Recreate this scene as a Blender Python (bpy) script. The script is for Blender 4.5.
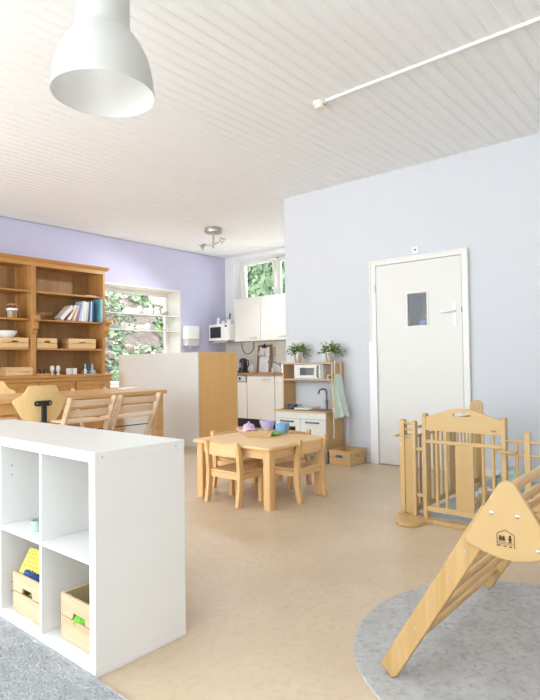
import bpy, bmesh, math, random
from mathutils import Vector, Matrix, noise
random.seed(7)
PI = math.pi
for o in list(bpy.data.objects): bpy.data.objects.remove(o)
C = bpy.context.scene.collection
S = bpy.context.scene

# ------------------------------------------------------------------ camera
cam_d = bpy.data.cameras.new('camera'); cam = bpy.data.objects.new('camera', cam_d); C.objects.link(cam); S.camera = cam
F_PX, YAW, PITCH, ROLL = 554.0, 0.703264, 0.0236341, -0.0132815
fw = Vector((math.cos(YAW)*math.cos(PITCH), math.sin(YAW)*math.cos(PITCH), math.sin(PITCH)))
rt = Vector((math.sin(YAW), -math.cos(YAW), 0)); up = rt.cross(fw)
r2 = rt*math.cos(ROLL) + up*math.sin(ROLL); u2 = -rt*math.sin(ROLL) + up*math.cos(ROLL)
cam.matrix_world = Matrix(((r2.x, u2.x, -fw.x, 0), (r2.y, u2.y, -fw.y, 0), (r2.z, u2.z, -fw.z, 1.07), (0, 0, 0, 1)))
cam_d.sensor_fit = 'VERTICAL'; cam_d.sensor_height = 36; cam_d.lens = F_PX/700*36
cam_d.clip_start = 0.05; cam_d.clip_end = 200

# ------------------------------------------------------------------ world, sun, window daylight, exposure
W = bpy.data.worlds.new('world'); S.world = W; W.use_nodes = True
bg = W.node_tree.nodes['Background']; bg.inputs[0].default_value = (0.82, 0.92, 1.0, 1); bg.inputs[1].default_value = 5.6
_n = W.node_tree.nodes; _l = W.node_tree.links                      # sky above; brighter glow added below the horizon to lift the ceiling
_tc = _n.new('ShaderNodeTexCoord'); _sx = _n.new('ShaderNodeSeparateXYZ'); _l.new(_tc.outputs['Generated'], _sx.inputs[0])
_mr = _n.new('ShaderNodeMapRange'); _mr.inputs[1].default_value = -.06; _mr.inputs[2].default_value = .04; _l.new(_sx.outputs[2], _mr.inputs[0])
_mx = _n.new('ShaderNodeMix'); _mx.data_type = 'RGBA'; _mx.inputs[6].default_value = (1.12, 1.21, 1.27, 1); _mx.inputs[7].default_value = (.82, .92, 1.0, 1)
_l.new(_mr.outputs[0], _mx.inputs[0]); _l.new(_mx.outputs[2], bg.inputs[0])
sd = bpy.data.lights.new('sun', 'SUN'); sd.energy = 18.0; sd.angle = math.radians(3); sd.color = (1, .96, .88)
sun = bpy.data.objects.new('sun', sd); C.objects.link(sun); sun.rotation_euler = Vector((-.30, -.70, -.66)).to_track_quat('-Z', 'Y').to_euler()

def portal(name, loc, rot, sx, sy):
    """tells the sampler where the sky's light comes in; gives off no light of its own"""
    d = bpy.data.lights.new(name, 'AREA'); d.shape = 'RECTANGLE'; d.size = sx; d.size_y = sy; d.cycles.is_portal = True
    o = bpy.data.objects.new(name, d); C.objects.link(o); o.location = loc; o.rotation_euler = rot
XL, YF = -2.7, -3.6        # left wall and the wall behind the camera
LW = [(-.8, 1.2, .5, 2.5), (1.5, 4.3, .2, 2.8), (4.4, 7.25, .2, 2.9)]      # openings in the left wall (y0, y1, z0, z1)
FW = [(-1.2, .8, 1.0, 2.35)]                             # openings behind the camera (x0, x1, z0, z1)
for w_ in LW: portal('portal_left', (XL-.16, (w_[0]+w_[1])/2, (w_[2]+w_[3])/2), (0, math.radians(-90), 0), w_[3]-w_[2], w_[1]-w_[0])
for w_ in FW: portal('portal_front', ((w_[0]+w_[1])/2, YF-.16, (w_[2]+w_[3])/2), (math.radians(90), 0, 0), w_[1]-w_[0], w_[3]-w_[2])
portal('portal_back', (5.5, 7.76, 1.53), (math.radians(-90), 0, 0), 1.6, 1.62)
portal('portal_kitchen', (7.72, 6.08, 2.59), (0, math.radians(90), 0), .76, 2.17)
vs = S.view_settings; vs.view_transform = 'Standard'; vs.look = 'None'; vs.gamma = 1; vs.use_curve_mapping = False; vs.exposure = 0.34

# ------------------------------------------------------------------ materials
def newmat(name):
    m = bpy.data.materials.new(name); m.use_nodes = True
    return m, m.node_tree.nodes, m.node_tree.links, m.node_tree.nodes['Principled BSDF']
def plain(name, col, rough=.5, metal=0, var=.04, scale=6, bump=0, bscale=60, spec=.5, emit=None):
    m, N, L, b = newmat(name)
    tc = N.new('ShaderNodeTexCoord'); nz = N.new('ShaderNodeTexNoise'); nz.inputs['Scale'].default_value = scale; nz.inputs['Detail'].default_value = 4
    L.new(tc.outputs['Object'], nz.inputs['Vector'])
    cr = N.new('ShaderNodeValToRGB'); e = cr.color_ramp.elements; e[0].position = .3; e[1].position = .7
    e[0].color = tuple(max(0, c*(1-var)) for c in col) + (1,); e[1].color = tuple(min(1, c*(1+var*.5)) for c in col) + (1,)
    L.new(nz.outputs['Fac'], cr.inputs['Fac']); L.new(cr.outputs['Color'], b.inputs['Base Color'])
    b.inputs['Roughness'].default_value = rough; b.inputs['Metallic'].default_value = metal; b.inputs['Specular IOR Level'].default_value = spec
    if bump:
        n2 = N.new('ShaderNodeTexNoise'); n2.inputs['Scale'].default_value = bscale; n2.inputs['Detail'].default_value = 5
        L.new(tc.outputs['Object'], n2.inputs['Vector'])
        bp = N.new('ShaderNodeBump'); bp.inputs['Strength'].default_value = bump; bp.inputs['Distance'].default_value = .01
        L.new(n2.outputs['Fac'], bp.inputs['Height']); L.new(bp.outputs['Normal'], b.inputs['Normal'])
    return m
def wood(name, light, dark, axis='z', rough=.42, freq=14, contrast=1.0):
    m, N, L, b = newmat(name)
    tc = N.new('ShaderNodeTexCoord'); mp = N.new('ShaderNodeMapping'); L.new(tc.outputs['Object'], mp.inputs['Vector'])
    sc = [freq]*3; sc['xyz'.index(axis)] = freq*.07; mp.inputs['Scale'].default_value = sc
    oi = N.new('ShaderNodeObjectInfo'); ml = N.new('ShaderNodeMath'); ml.operation = 'MULTIPLY'; ml.inputs[1].default_value = 37.
    L.new(oi.outputs['Random'], ml.inputs[0]); L.new(ml.outputs[0], mp.inputs['Location'])
    n1 = N.new('ShaderNodeTexNoise'); n1.inputs['Scale'].default_value = 1.; n1.inputs['Detail'].default_value = 6; n1.inputs['Distortion'].default_value = .8
    L.new(mp.outputs[0], n1.inputs['Vector'])
    n2 = N.new('ShaderNodeTexNoise'); n2.inputs['Scale'].default_value = 6.; n2.inputs['Detail'].default_value = 3
    L.new(mp.outputs[0], n2.inputs['Vector'])
    mx = N.new('ShaderNodeMath'); mx.operation = 'MULTIPLY_ADD'; mx.inputs[1].default_value = .35; L.new(n2.outputs['Fac'], mx.inputs[0])
    m3 = N.new('ShaderNodeMath'); m3.operation = 'MULTIPLY'; m3.inputs[1].default_value = .65; L.new(n1.outputs['Fac'], m3.inputs[0]); L.new(m3.outputs[0], mx.inputs[2])
    cr = N.new('ShaderNodeValToRGB'); e = cr.color_ramp.elements
    e[0].position = .5-.17/contrast; e[1].position = .5+.15/contrast; e[0].color = (*dark, 1); e[1].color = (*light, 1)
    L.new(mx.outputs[0], cr.inputs['Fac']); L.new(cr.outputs['Color'], b.inputs['Base Color'])
    b.inputs['Roughness'].default_value = rough; b.inputs['Specular IOR Level'].default_value = .4
    bp = N.new('ShaderNodeBump'); bp.inputs['Strength'].default_value = .08; bp.inputs['Distance'].default_value = .004
    L.new(mx.outputs[0], bp.inputs['Height']); L.new(bp.outputs['Normal'], b.inputs['Normal'])
    return m
def speck(name, c0, c1, c2, s1=3, s2=60, rough=.6, bump=.0, bs=90, dist=.01):
    m, N, L, b = newmat(name)
    tc = N.new('ShaderNodeTexCoord')
    a = N.new('ShaderNodeTexNoise'); a.inputs['Scale'].default_value = s1; a.inputs['Detail'].default_value = 8; a.inputs['Roughness'].default_value = .7
    d = N.new('ShaderNodeTexNoise'); d.inputs['Scale'].default_value = s2; d.inputs['Detail'].default_value = 4
    for n in (a, d): L.new(tc.outputs['Object'], n.inputs['Vector'])
    r1 = N.new('ShaderNodeValToRGB'); e = r1.color_ramp.elements; e[0].position = .35; e[1].position = .65; e[0].color = (*c0, 1); e[1].color = (*c1, 1)
    L.new(a.outputs['Fac'], r1.inputs['Fac'])
    r2_ = N.new('ShaderNodeValToRGB'); e = r2_.color_ramp.elements; e[0].position = .5; e[1].position = .68; e[0].color = (0, 0, 0, 1); e[1].color = (.75, .75, .75, 1)
    L.new(d.outputs['Fac'], r2_.inputs['Fac'])
    mx = N.new('ShaderNodeMix'); mx.data_type = 'RGBA'; mx.inputs[7].default_value = (*c2, 1)
    L.new(r2_.outputs['Color'], mx.inputs[0]); L.new(r1.outputs['Color'], mx.inputs[6]); L.new(mx.outputs[2], b.inputs['Base Color'])
    b.inputs['Roughness'].default_value = rough; b.inputs['Specular IOR Level'].default_value = .35
    if bump:
        n3 = N.new('ShaderNodeTexNoise'); n3.inputs['Scale'].default_value = bs; n3.inputs['Detail'].default_value = 4; L.new(tc.outputs['Object'], n3.inputs['Vector'])
        bp = N.new('ShaderNodeBump'); bp.inputs['Strength'].default_value = bump; bp.inputs['Distance'].default_value = dist
        L.new(n3.outputs['Fac'], bp.inputs['Height']); L.new(bp.outputs['Normal'], b.inputs['Normal'])
    return m
def glass(name, tint=(1, 1, 1), refl=.08):
    m, N, L, b = newmat(name); N.remove(b)
    t = N.new('ShaderNodeBsdfTransparent'); t.inputs[0].default_value = (*tint, 1)
    g = N.new('ShaderNodeBsdfGlossy'); g.inputs[1].default_value = .02
    fr = N.new('ShaderNodeFresnel'); fr.inputs[0].default_value = 1.35
    mx = N.new('ShaderNodeMixShader'); L.new(fr.outputs[0], mx.inputs[0]); L.new(t.outputs[0], mx.inputs[1]); L.new(g.outputs[0], mx.inputs[2])
    L.new(mx.outputs[0], N['Material Output'].inputs[0])
    return m
M = {}
M['floor'] = speck('linoleum_beige', (.62, .475, .325), (.70, .56, .40), (.60, .455, .31), 1.6, 30, .36)
M['ceiling'] = plain('ceiling_paint', (.92, .93, .93), .6, var=.01)
M['purple'] = plain('lavender_paint', (.61, .60, .79), .7, var=.015, bump=.05)
M['wall'] = plain('pale_wall_paint', (.65, .66, .69), .7, var=.01, bump=.06, bscale=120)
M['white_wall'] = plain('white_wall_paint', (.86, .86, .86), .65, var=.01)
M['splash'] = plain('backsplash_cream', (.72, .695, .62), .35, var=.02)
M['door'] = plain('door_paint', (.74, .72, .675), .38, var=.012)
M['frame'] = plain('frame_paint', (.80, .78, .735), .35, var=.01)
M['lacquer'] = plain('white_lacquer', (.86, .845, .815), .28, var=.01)
M['cab'] = plain('kitchen_white', (.74, .725, .68), .3, var=.01)
M['white'] = plain('white_plastic', (.86, .86, .85), .3, var=.01)
M['enamel'] = plain('lamp_enamel', (.56, .555, .53), .42, var=.01)
M['pine'] = wood('honey_pine_vertical', (.58, .30, .095), (.40, .19, .055), 'z', .4, 9)
M['pine_x'] = wood('honey_pine_horizontal', (.58, .30, .095), (.42, .20, .06), 'x', .4, 9)
M['beech'] = wood('beech_x', (.88, .58, .285), (.79, .49, .22), 'x', .35, 12, .8)
M['beech_y'] = wood('beech_y', (.88, .58, .285), (.79, .49, .22), 'y', .35, 12, .8)
M['beech_z'] = wood('beech_z', (.84, .53, .25), (.74, .44, .185), 'z', .38, 12, .8)
M['ply'] = wood('plywood_orange', (.90, .56, .23), (.80, .475, .175), 'z', .4, 5, .6)
M['birch'] = wood('birch_ply', (.66, .43, .20), (.57, .35, .145), 'z', .4, 8, .7)
M['birch_y'] = wood('birch_ply_y', (.69, .46, .22), (.60, .38, .16), 'y', .4, 8, .7)
M['pen'] = wood('pen_wood', (.62, .42, .195), (.54, .34, .14), 'z', .35, 9, .7)
M['pen_y'] = wood('pen_board', (.64, .44, .205), (.57, .37, .155), 'y', .35, 9, .7)
M['pik'] = wood('climber_board', (.58, .375, .165), (.44, .26, .095), 'z', .35, 16, .9)
M['pik_x'] = wood('climber_rung', (.72, .47, .22), (.56, .33, .13), 'x', .35, 16, 1.1)
M['pik_plate'] = wood('climber_plate', (.56, .375, .17), (.50, .325, .135), 'y', .38, 6, .6)
M['crate'] = wood('crate_pine', (.80, .56, .30), (.66, .41, .18), 'x', .55, 12, .9)
M['crate_y'] = wood('crate_pine_light', (.72, .53, .34), (.60, .41, .23), 'y', .55, 12, .9)
M['crate_d'] = wood('crate_pine_y', (.72, .46, .22), (.58, .33, .13), 'y', .55, 12, .9)
M['raw'] = wood('whitewashed_beech', (.74, .56, .385), (.63, .45, .285), 'z', .5, 12, .7)
M['raw_x'] = wood('whitewashed_beech_x', (.76, .58, .405), (.67, .49, .32), 'x', .5, 12, .7)
M['ash'] = wood('blond_chair_ply', (.84, .60, .29), (.76, .52, .22), 'z', .4, 14, .8)
M['oak_x'] = wood('table_oak', (.74, .46, .22), (.58, .32, .125), 'x', .32, 9)
M['walnut_y'] = wood('worktop_wood', (.42, .24, .12), (.25, .125, .055), 'y', .4, 10)
M['steel'] = plain('brushed_steel', (.62, .62, .62), .3, 1, .05)
M['chrome'] = plain('chrome', (.75, .75, .76), .15, 1, .02)
M['zinc'] = plain('zinc_pot', (.70, .69, .66), .38, .85, .05)
M['nickel'] = plain('nickel', (.55, .51, .45), .35, .9, .05)
M['black'] = plain('black_plastic', (.02, .02, .022), .35, 0, .1)
M['dark'] = plain('dark_grey', (.09, .09, .095), .45, 0, .1)
M['dgrey'] = plain('grey_metal', (.17, .17, .175), .4, .3, .05)
M['screen'] = plain('dark_glass', (.03, .035, .05), .08, 0, .1)
M['rug'] = speck('grey_felt', (.46, .45, .44), (.57, .56, .55), (.36, .35, .345), 9, 45, .95, .6, 260, .004)
M['shag'] = speck('pale_shag', (.58, .59, .60), (.70, .71, .72), (.50, .51, .53), 12, 70, .95, 1., 110, .02)
M['mat'] = plain('blue_grey_mat', (.42, .47, .53), .7, 0, .04, bump=.1, bscale=200)
M['leaf'] = plain('plant_leaf', (.16, .25, .07), .5, 0, .5, 40)
M['leaf_l'] = plain('plant_leaf_tip', (.48, .56, .24), .5, 0, .3, 40)
M['ivy'] = plain('ivy_leaf', (.13, .19, .085), .6, 0, .55, 3)
M['tree'] = plain('tree_leaf', (.24, .35, .19), .6, 0, .4, 2.5)
M['soil'] = speck('bank_soil', (.10, .075, .055), (.19, .145, .12), (.06, .05, .04), 4, 14, .9, .8, 12, .05)
M['bounce_ground'] = plain('pale_bounce_ground', (.62, .60, .55), .9)  # ground made pale to throw daylight in through the windows
M['bark'] = plain('bark', (.25, .20, .16), .9, 0, .3, 8, .4)
M['glass'] = glass('window_glass')
M['shelfglass'] = glass('shelf_glass', (.93, .97, .96))
M['clear'] = glass('clear_glass', (.92, .93, .93))
def col(name, c, r=.45): M[name] = plain(name, c, r, 0, .04)
for n, c in dict(yellow=(.86, .72, .10), blue=(.03, .10, .38), lime=(.25, .80, .08), toyblue=(.12, .36, .52), maroon=(.35, .06, .12), red=(.72, .05, .04),
                 pink=(.82, .50, .52), lilac=(.58, .47, .70), skyblue=(.25, .52, .75), green=(.30, .55, .17), basket=(.58, .39, .19), brownbag=(.30, .13, .07),
                 paper=(.80, .80, .82), teal=(.25, .58, .66), navy=(.06, .12, .32), cream=(.82, .79, .72), lightblue=(.45, .62, .78), purpleb=(.35, .20, .45), orange=(.75, .42, .10),
                 sage=(.45, .58, .50), mint=(.62, .74, .66), rust=(.55, .22, .12), mauve=(.50, .38, .42), tan=(.62, .43, .25), burnt=(.10, .05, .025), ochre=(.55, .40, .10),
                 plush=(.86, .85, .84), board=(.30, .16, .08), dishgrey=(.30, .31, .34), lightgrey=(.62, .62, .63)).items(): col(n, c)
# plank pattern for the bookcase back: vertical boards of varying tone
def planks(name):
    m, N, L, b = newmat(name)
    tc = N.new('ShaderNodeTexCoord'); sx = N.new('ShaderNodeSeparateXYZ'); L.new(tc.outputs['Object'], sx.inputs[0])
    mu = N.new('ShaderNodeMath'); mu.operation = 'MULTIPLY'; mu.inputs[1].default_value = 9.5; L.new(sx.outputs[0], mu.inputs[0])
    fl = N.new('ShaderNodeMath'); fl.operation = 'FLOOR'; L.new(mu.outputs[0], fl.inputs[0])
    wn = N.new('ShaderNodeTexWhiteNoise'); wn.noise_dimensions = '1D'; L.new(fl.outputs[0], wn.inputs['W'])
    mp = N.new('ShaderNodeMapping'); mp.inputs['Scale'].default_value = (14, 14, 1.2); L.new(tc.outputs['Object'], mp.inputs[0])
    nz = N.new('ShaderNodeTexNoise'); nz.inputs['Scale'].default_value = 1; nz.inputs['Detail'].default_value = 6; L.new(mp.outputs[0], nz.inputs['Vector'])
    ad = N.new('ShaderNodeMath'); ad.operation = 'MULTIPLY_ADD'; ad.inputs[1].default_value = .55; L.new(nz.outputs['Fac'], ad.inputs[0])
    h = N.new('ShaderNodeMath'); h.operation = 'MULTIPLY'; h.inputs[1].default_value = .5; L.new(wn.outputs['Value'], h.inputs[0]); L.new(h.outputs[0], ad.inputs[2])
    cr = N.new('ShaderNodeValToRGB'); e = cr.color_ramp.elements; e[0].position = .15; e[1].position = .85; e[0].color = (.27, .135, .045, 1); e[1].color = (.47, .26, .10, 1)
    L.new(ad.outputs[0], cr.inputs['Fac']); L.new(cr.outputs['Color'], b.inputs['Base Color']); b.inputs['Roughness'].default_value = .5
    fr = N.new('ShaderNodeMath'); fr.operation = 'FRACT'; L.new(mu.outputs[0], fr.inputs[0])
    st = N.new('ShaderNodeMath'); st.operation = 'GREATER_THAN'; st.inputs[1].default_value = .05; L.new(fr.outputs[0], st.inputs[0])
    bp = N.new('ShaderNodeBump'); bp.inputs['Distance'].default_value = .006; L.new(st.outputs[0], bp.inputs['Height']); L.new(bp.outputs['Normal'], b.inputs['Normal'])
    return m
M['planks'] = planks('pine_back_boards')
def brick(name):
    m, N, L, b = newmat(name)
    tc = N.new('ShaderNodeTexCoord'); mp = N.new('ShaderNodeMapping'); mp.inputs['Rotation'].default_value = (PI/2, 0, 0); L.new(tc.outputs['Object'], mp.inputs[0])
    br = N.new('ShaderNodeTexBrick'); br.inputs['Color1'].default_value = (.50, .33, .29, 1); br.inputs['Color2'].default_value = (.58, .42, .37, 1); br.inputs['Mortar'].default_value = (.7, .66, .62, 1)
    br.inputs['Scale'].default_value = 4.5; L.new(mp.outputs[0], br.inputs['Vector']); L.new(br.outputs['Color'], b.inputs['Base Color']); b.inputs['Roughness'].default_value = .85
    return m
M['brick'] = brick('house_brick')
M['niche'] = plain('dark_room_beyond', (.16, .13, .105), .8, 0, .1, 3)  # dimness of the room behind the door, put into the colour
def apron_mat():
    m, N, L, b = newmat('mint_print_cotton')
    tc = N.new('ShaderNodeTexCoord'); v = N.new('ShaderNodeTexVoronoi'); v.inputs['Scale'].default_value = 70; L.new(tc.outputs['Object'], v.inputs['Vector'])
    cr = N.new('ShaderNodeValToRGB'); e = cr.color_ramp.elements; e[0].position = .3; e[1].position = .5; e[0].color = (.82, .86, .80, 1); e[1].color = (.60, .74, .64, 1)
    L.new(v.outputs['Distance'], cr.inputs['Fac']); L.new(cr.outputs['Color'], b.inputs['Base Color']); b.inputs['Roughness'].default_value = .9
    return m
M['apron'] = apron_mat()

# ------------------------------------------------------------------ helpers
class MB:
    def __init__(s): s.bm = bmesh.new()
    def _add(s, vs, fs, mtx=None):
        v = [s.bm.verts.new(mtx @ Vector(p) if mtx else p) for p in vs]
        for f in fs:
            try: s.bm.faces.new([v[i] for i in f])
            except ValueError: pass
        return s
    def box(s, x0, x1, y0, y1, z0, z1, mtx=None):
        vs = [(x, y, z) for x in (x0, x1) for y in (y0, y1) for z in (z0, z1)]
        return s._add(vs, [(0, 1, 3, 2), (4, 6, 7, 5), (0, 4, 5, 1), (2, 3, 7, 6), (0, 2, 6, 4), (1, 5, 7, 3)], mtx)
    def prism(s, poly, axis, a0, a1, mtx=None):
        def P(u, v, a): return {'x': (a, u, v), 'y': (u, a, v), 'z': (u, v, a)}[axis]
        n = len(poly); vs = [P(u, v, a0) for u, v in poly] + [P(u, v, a1) for u, v in poly]
        fs = [tuple(range(n))[::-1], tuple(range(n, 2*n))] + [(i, (i+1) % n, n+(i+1) % n, n+i) for i in range(n)]
        return s._add(vs, fs, mtx)
    def cyl(s, p0, p1, r0, r1=None, seg=16, cap=True):
        r1 = r0 if r1 is None else r1; p0 = Vector(p0); p1 = Vector(p1); d = (p1-p0).normalized()
        a = d.orthogonal().normalized(); b = d.cross(a)
        vs = [p+(a*math.cos(2*PI*i/seg)+b*math.sin(2*PI*i/seg))*r for p, r in ((p0, r0), (p1, r1)) for i in range(seg)]
        fs = [(i, (i+1) % seg, seg+(i+1) % seg, seg+i) for i in range(seg)]
        if cap: fs += [tuple(range(seg))[::-1], tuple(range(seg, 2*seg))]
        return s._add(vs, fs)
    def tube(s, pts, r, seg=8):
        pts = [Vector(p) for p in pts]; rings = []
        a = None
        for i, p in enumerate(pts):
            d = (pts[min(i+1, len(pts)-1)]-pts[max(i-1, 0)]).normalized()
            a = (a - d*a.dot(d)).normalized() if a is not None else d.orthogonal().normalized()
            b = d.cross(a); rr = r[i] if isinstance(r, (list, tuple)) else r
            rings.append([s.bm.verts.new(p+(a*math.cos(2*PI*k/seg)+b*math.sin(2*PI*k/seg))*rr) for k in range(seg)])
        for A, B in zip(rings, rings[1:]):
            for k in range(seg): s.bm.faces.new((A[k], A[(k+1) % seg], B[(k+1) % seg], B[k]))
        s.bm.faces.new(rings[0][::-1]); s.bm.faces.new(rings[-1]); return s
    def lathe(s, prof, c=(0, 0, 0), seg=32, mtx=None):
        rings = []
        for r, z in prof:
            if r < 1e-6: p = Vector((c[0], c[1], c[2]+z)); rings.append([s.bm.verts.new(mtx @ p if mtx else p)])
            else:
                R = []
                for i in range(seg):
                    p = Vector((c[0]+r*math.cos(2*PI*i/seg), c[1]+r*math.sin(2*PI*i/seg), c[2]+z)); R.append(s.bm.verts.new(mtx @ p if mtx else p))
                rings.append(R)
        for A, B in zip(rings, rings[1:]):
            for i in range(seg):
                j = (i+1) % seg
                f = [A[i % len(A)], A[j % len(A)], B[j % len(B)], B[i % len(B)]]
                f = list(dict.fromkeys(f))
                if len(f) > 2:
                    try: s.bm.faces.new(f)
                    except ValueError: pass
        return s
    def ball(s, c, r, sc=(1, 1, 1), seg=16, mtx=None):
        m = Matrix.Translation(c) @ Matrix.Diagonal((*[r*k for k in sc], 1))
        if mtx: m = mtx @ m
        bmesh.ops.create_uvsphere(s.bm, u_segments=seg, v_segments=max(6, seg//2+2), radius=1, matrix=m); return s
    def build(s, name, mat, parent=None, bev=0, loc=None, smooth=35, seg=2, kind=None, label=None):
        bmesh.ops.recalc_face_normals(s.bm, faces=s.bm.faces)
        me = bpy.data.meshes.new(name); s.bm.to_mesh(me); s.bm.free()
        for p in me.polygons: p.use_smooth = True
        me.set_sharp_from_angle(angle=math.radians(smooth))
        me.materials.append(M[mat] if isinstance(mat, str) else mat)
        o = bpy.data.objects.new(name, me); C.objects.link(o)
        if parent: o.parent = parent
        if loc: o.location = loc
        if bev:
            b = o.modifiers.new('bevel', 'BEVEL'); b.width = bev; b.segments = seg; b.limit_method = 'ANGLE'; b.angle_limit = math.radians(40)
        if kind: o['kind'] = kind
        if label: o['label'] = label
        return o
def tag(o, label, cat, group=None, kind=None):
    o['label'] = label; o['category'] = cat
    if group: o['group'] = group
    if kind: o['kind'] = kind
    return o
def thing(name, label, cat, loc=(0, 0, 0), rz=0, group=None):
    o = bpy.data.objects.new(name, None); o.empty_display_size = .05; C.objects.link(o); o.location = loc; o.rotation_euler = (0, 0, rz)
    return tag(o, label, cat, group)
def copy_tree(o, parent=None):
    c = o.copy(); C.objects.link(c)
    if parent: c.parent = parent
    for ch in list(o.children): copy_tree(ch, c)
    return c
def dup(o, loc, rz, label, group=None):
    c = copy_tree(o); c.location = loc; c.rotation_euler = (0, 0, rz); c['label'] = label
    if group: c['group'] = group
    return c
def struct(name, mb, mat, parent=None, bev=0):
    o = mb.build(name, mat, parent, bev, kind='structure')
    if name.startswith(('wall', 'door')):
        for p in o.data.polygons: p.use_smooth = False
    return o
def arc(cx, cy, r, a0, a1, n=8, ry=None):
    ry = r if ry is None else ry
    return [(cx+r*math.cos(math.radians(a0+(a1-a0)*i/n)), cy+ry*math.sin(math.radians(a0+(a1-a0)*i/n))) for i in range(n+1)]
def rrect(x0, x1, y0, y1, r, n=5):
    return arc(x1-r, y1-r, r, 0, 90, n)+arc(x0+r, y1-r, r, 90, 180, n)+arc(x0+r, y0+r, r, 180, 270, n)+arc(x1-r, y0+r, r, 270, 360, n)
def wallholes(mb, axis, a0, a1, u0, u1, z0, z1, holes):
    """wall slab between a0,a1 on axis; spans u0..u1 and z0..z1 with rectangular openings (ua,ub,za,zb)"""
    us = sorted({u0, u1, *[h[0] for h in holes], *[h[1] for h in holes]}); zs = sorted({z0, z1, *[h[2] for h in holes], *[h[3] for h in holes]})
    for i in range(len(us)-1):
        for j in range(len(zs)-1):
            cu, cz = (us[i]+us[i+1])/2, (zs[j]+zs[j+1])/2
            if any(h[0] < cu < h[1] and h[2] < cz < h[3] for h in holes): continue
            if axis == 'x': mb.box(a0, a1, us[i], us[i+1], zs[j], zs[j+1])
            else: mb.box(us[i], us[i+1], a0, a1, zs[j], zs[j+1])
    bmesh.ops.remove_doubles(mb.bm, verts=mb.bm.verts, dist=1e-5)
    # drop interior shared faces
    seen = {}
    for f in list(mb.bm.faces):
        k = tuple(round(c, 4) for c in f.calc_center_median()); seen.setdefault(k, []).append(f)
    kill = [f for v in seen.values() if len(v) > 1 for f in v]
    bmesh.ops.delete(mb.bm, geom=kill, context='FACES_ONLY')
    return mb

# ------------------------------------------------------------------ room shell
H = 3.05
struct('floor', MB().box(XL, 7.42, YF, 7.38, -.08, 0), 'floor')
# ceiling: boards running along x with recessed grooves between them
poly = []; y = YF; P_ = .098
while y < 7.38:
    y1 = min(y+P_, 7.38)
    poly += [(y, H+.009), (min(y+.020, y1), H+.009), (min(y+.028, y1), H+.002), (min(y+.034, y1), H), (min(y+.084, y1), H), (min(y+.090, y1), H+.002)]
    y += P_
poly += [(7.38, H+.012), (7.38, H+.10), (YF, H+.10)]
struct('ceiling', MB().prism(poly, 'x', XL, 7.42), 'ceiling')
struct('wall_back', wallholes(MB(), 'y', 7.38, 7.74, XL, 7.42, 0, H+.1, [(4.7, 6.31, .72, 2.34)]), 'purple')
struct('wall_kitchen', wallholes(MB(), 'x', 7.42, 7.70, 4.1, 7.74, 0, H+.1, [(5.0, 7.17, 2.21, 2.97)]), 'white_wall')
wr = wallholes(MB(), 'x', 5.2, 5.5, YF, 4.156, 0, H+.010, [(2.345, 2.55, 1.425, 1.75)]); wr.box(5.5005, 7.42, YF, 4.156, 0, H+.010)
struct('wall_right', wr, 'wall')
struct('wall_left', wallholes(MB(), 'x', XL-.15, XL, YF, 7.38, 0, H+.1, LW), 'white_wall')
struct('wall_front', wallholes(MB(), 'y', YF-.15, YF, XL, 5.2, 0, H+.1, FW), 'white_wall')
struct('trim_1', MB().box(7.405, 7.42, 4.2, 7.38, .9, 1.5), 'splash')
# window linings / reveals in white
def lining(name, x0, x1, y0, y1, z0, z1, axis, t=.012):
    mb = MB()
    if axis == 'y':
        mb.box(x0, x0+t, y0, y1, z0, z1).box(x1-t, x1, y0, y1, z0, z1).box(x0+t, x1-t, y0, y1, z1-t, z1).box(x0+t, x1-t, y0, y1, z0, z0+t)
    else:
        mb.box(x0, x1, y0, y0+t, z0, z1).box(x0, x1, y1-t, y1, z0, z1).box(x0, x1, y0+t, y1-t, z1-t, z1).box(x0, x1, y0+t, y1-t, z0, z0+t)
    return struct(name, mb, 'frame')
lining('trim_2', 4.7, 6.31, 7.368, 7.74, .72, 2.34, 'y', .02)
w1 = MB()
for a in ((4.72, 4.78, .74, 2.32), (6.22, 6.29, .74, 2.32), (4.78, 6.22, 2.25, 2.32), (4.78, 6.22, .74, .81)):
    w1.box(a[0], a[1], 7.66, 7.72, a[2], a[3])
w1 = struct('window_1', w1, 'frame', bev=.004)
MB().box(4.77, 6.23, 7.685, 7.691, .80, 2.26).build('window_pane', 'glass', w1, kind='structure')
for z in (1.89, 1.63):
    g = MB().box(4.725, 6.285, 7.40, 7.655, z-.006, z+.006).build('glass_shelf', 'shelfglass', None)
    tag(g, ('upper' if z > 1.8 else 'lower')+' white-edged glass shelf across the lavender wall window', 'shelf')
    MB().box(4.725, 6.285, 7.385, 7.40, z-.009, z+.009).build('edge_strip', 'white', g)
# kitchen clerestory window with a tilted sash
w2 = MB()
for (a, b, c, d) in ((7.05, 7.16, 2.22, 2.96), (6.215, 6.28, 2.22, 2.96), (5.0, 5.08, 2.22, 2.96), (5.08, 7.05, 2.93, 2.96), (5.08, 7.05, 2.22, 2.25)):
    w2.box(7.60, 7.68, a, b, c, d)
w2 = struct('window_2', w2, 'frame', bev=.004)
def sash(y0, y1, tilt):
    m = Matrix.Translation((7.62, 0, 2.26)) @ Matrix.Rotation(tilt, 4, 'Y') @ Matrix.Translation((-7.62, 0, -2.26))
    f = MB()
    for (a, b, c, d) in ((y0, y0+.035, 2.255, 2.925), (y1-.035, y1, 2.255, 2.925), (y0+.035, y1-.035, 2.885, 2.925), (y0+.035, y1-.035, 2.255, 2.30)): f.box(7.60, 7.64, a, b, c, d, m)
    f = f.build('window_sash', 'frame', w2, .003, kind='structure')
    MB().box(7.618, 7.622, y0+.03, y1-.03, 2.295, 2.89, m).build('window_pane', 'glass', f, kind='structure')
    return f
s_ = sash(6.29, 7.04, math.radians(-5))
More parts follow.
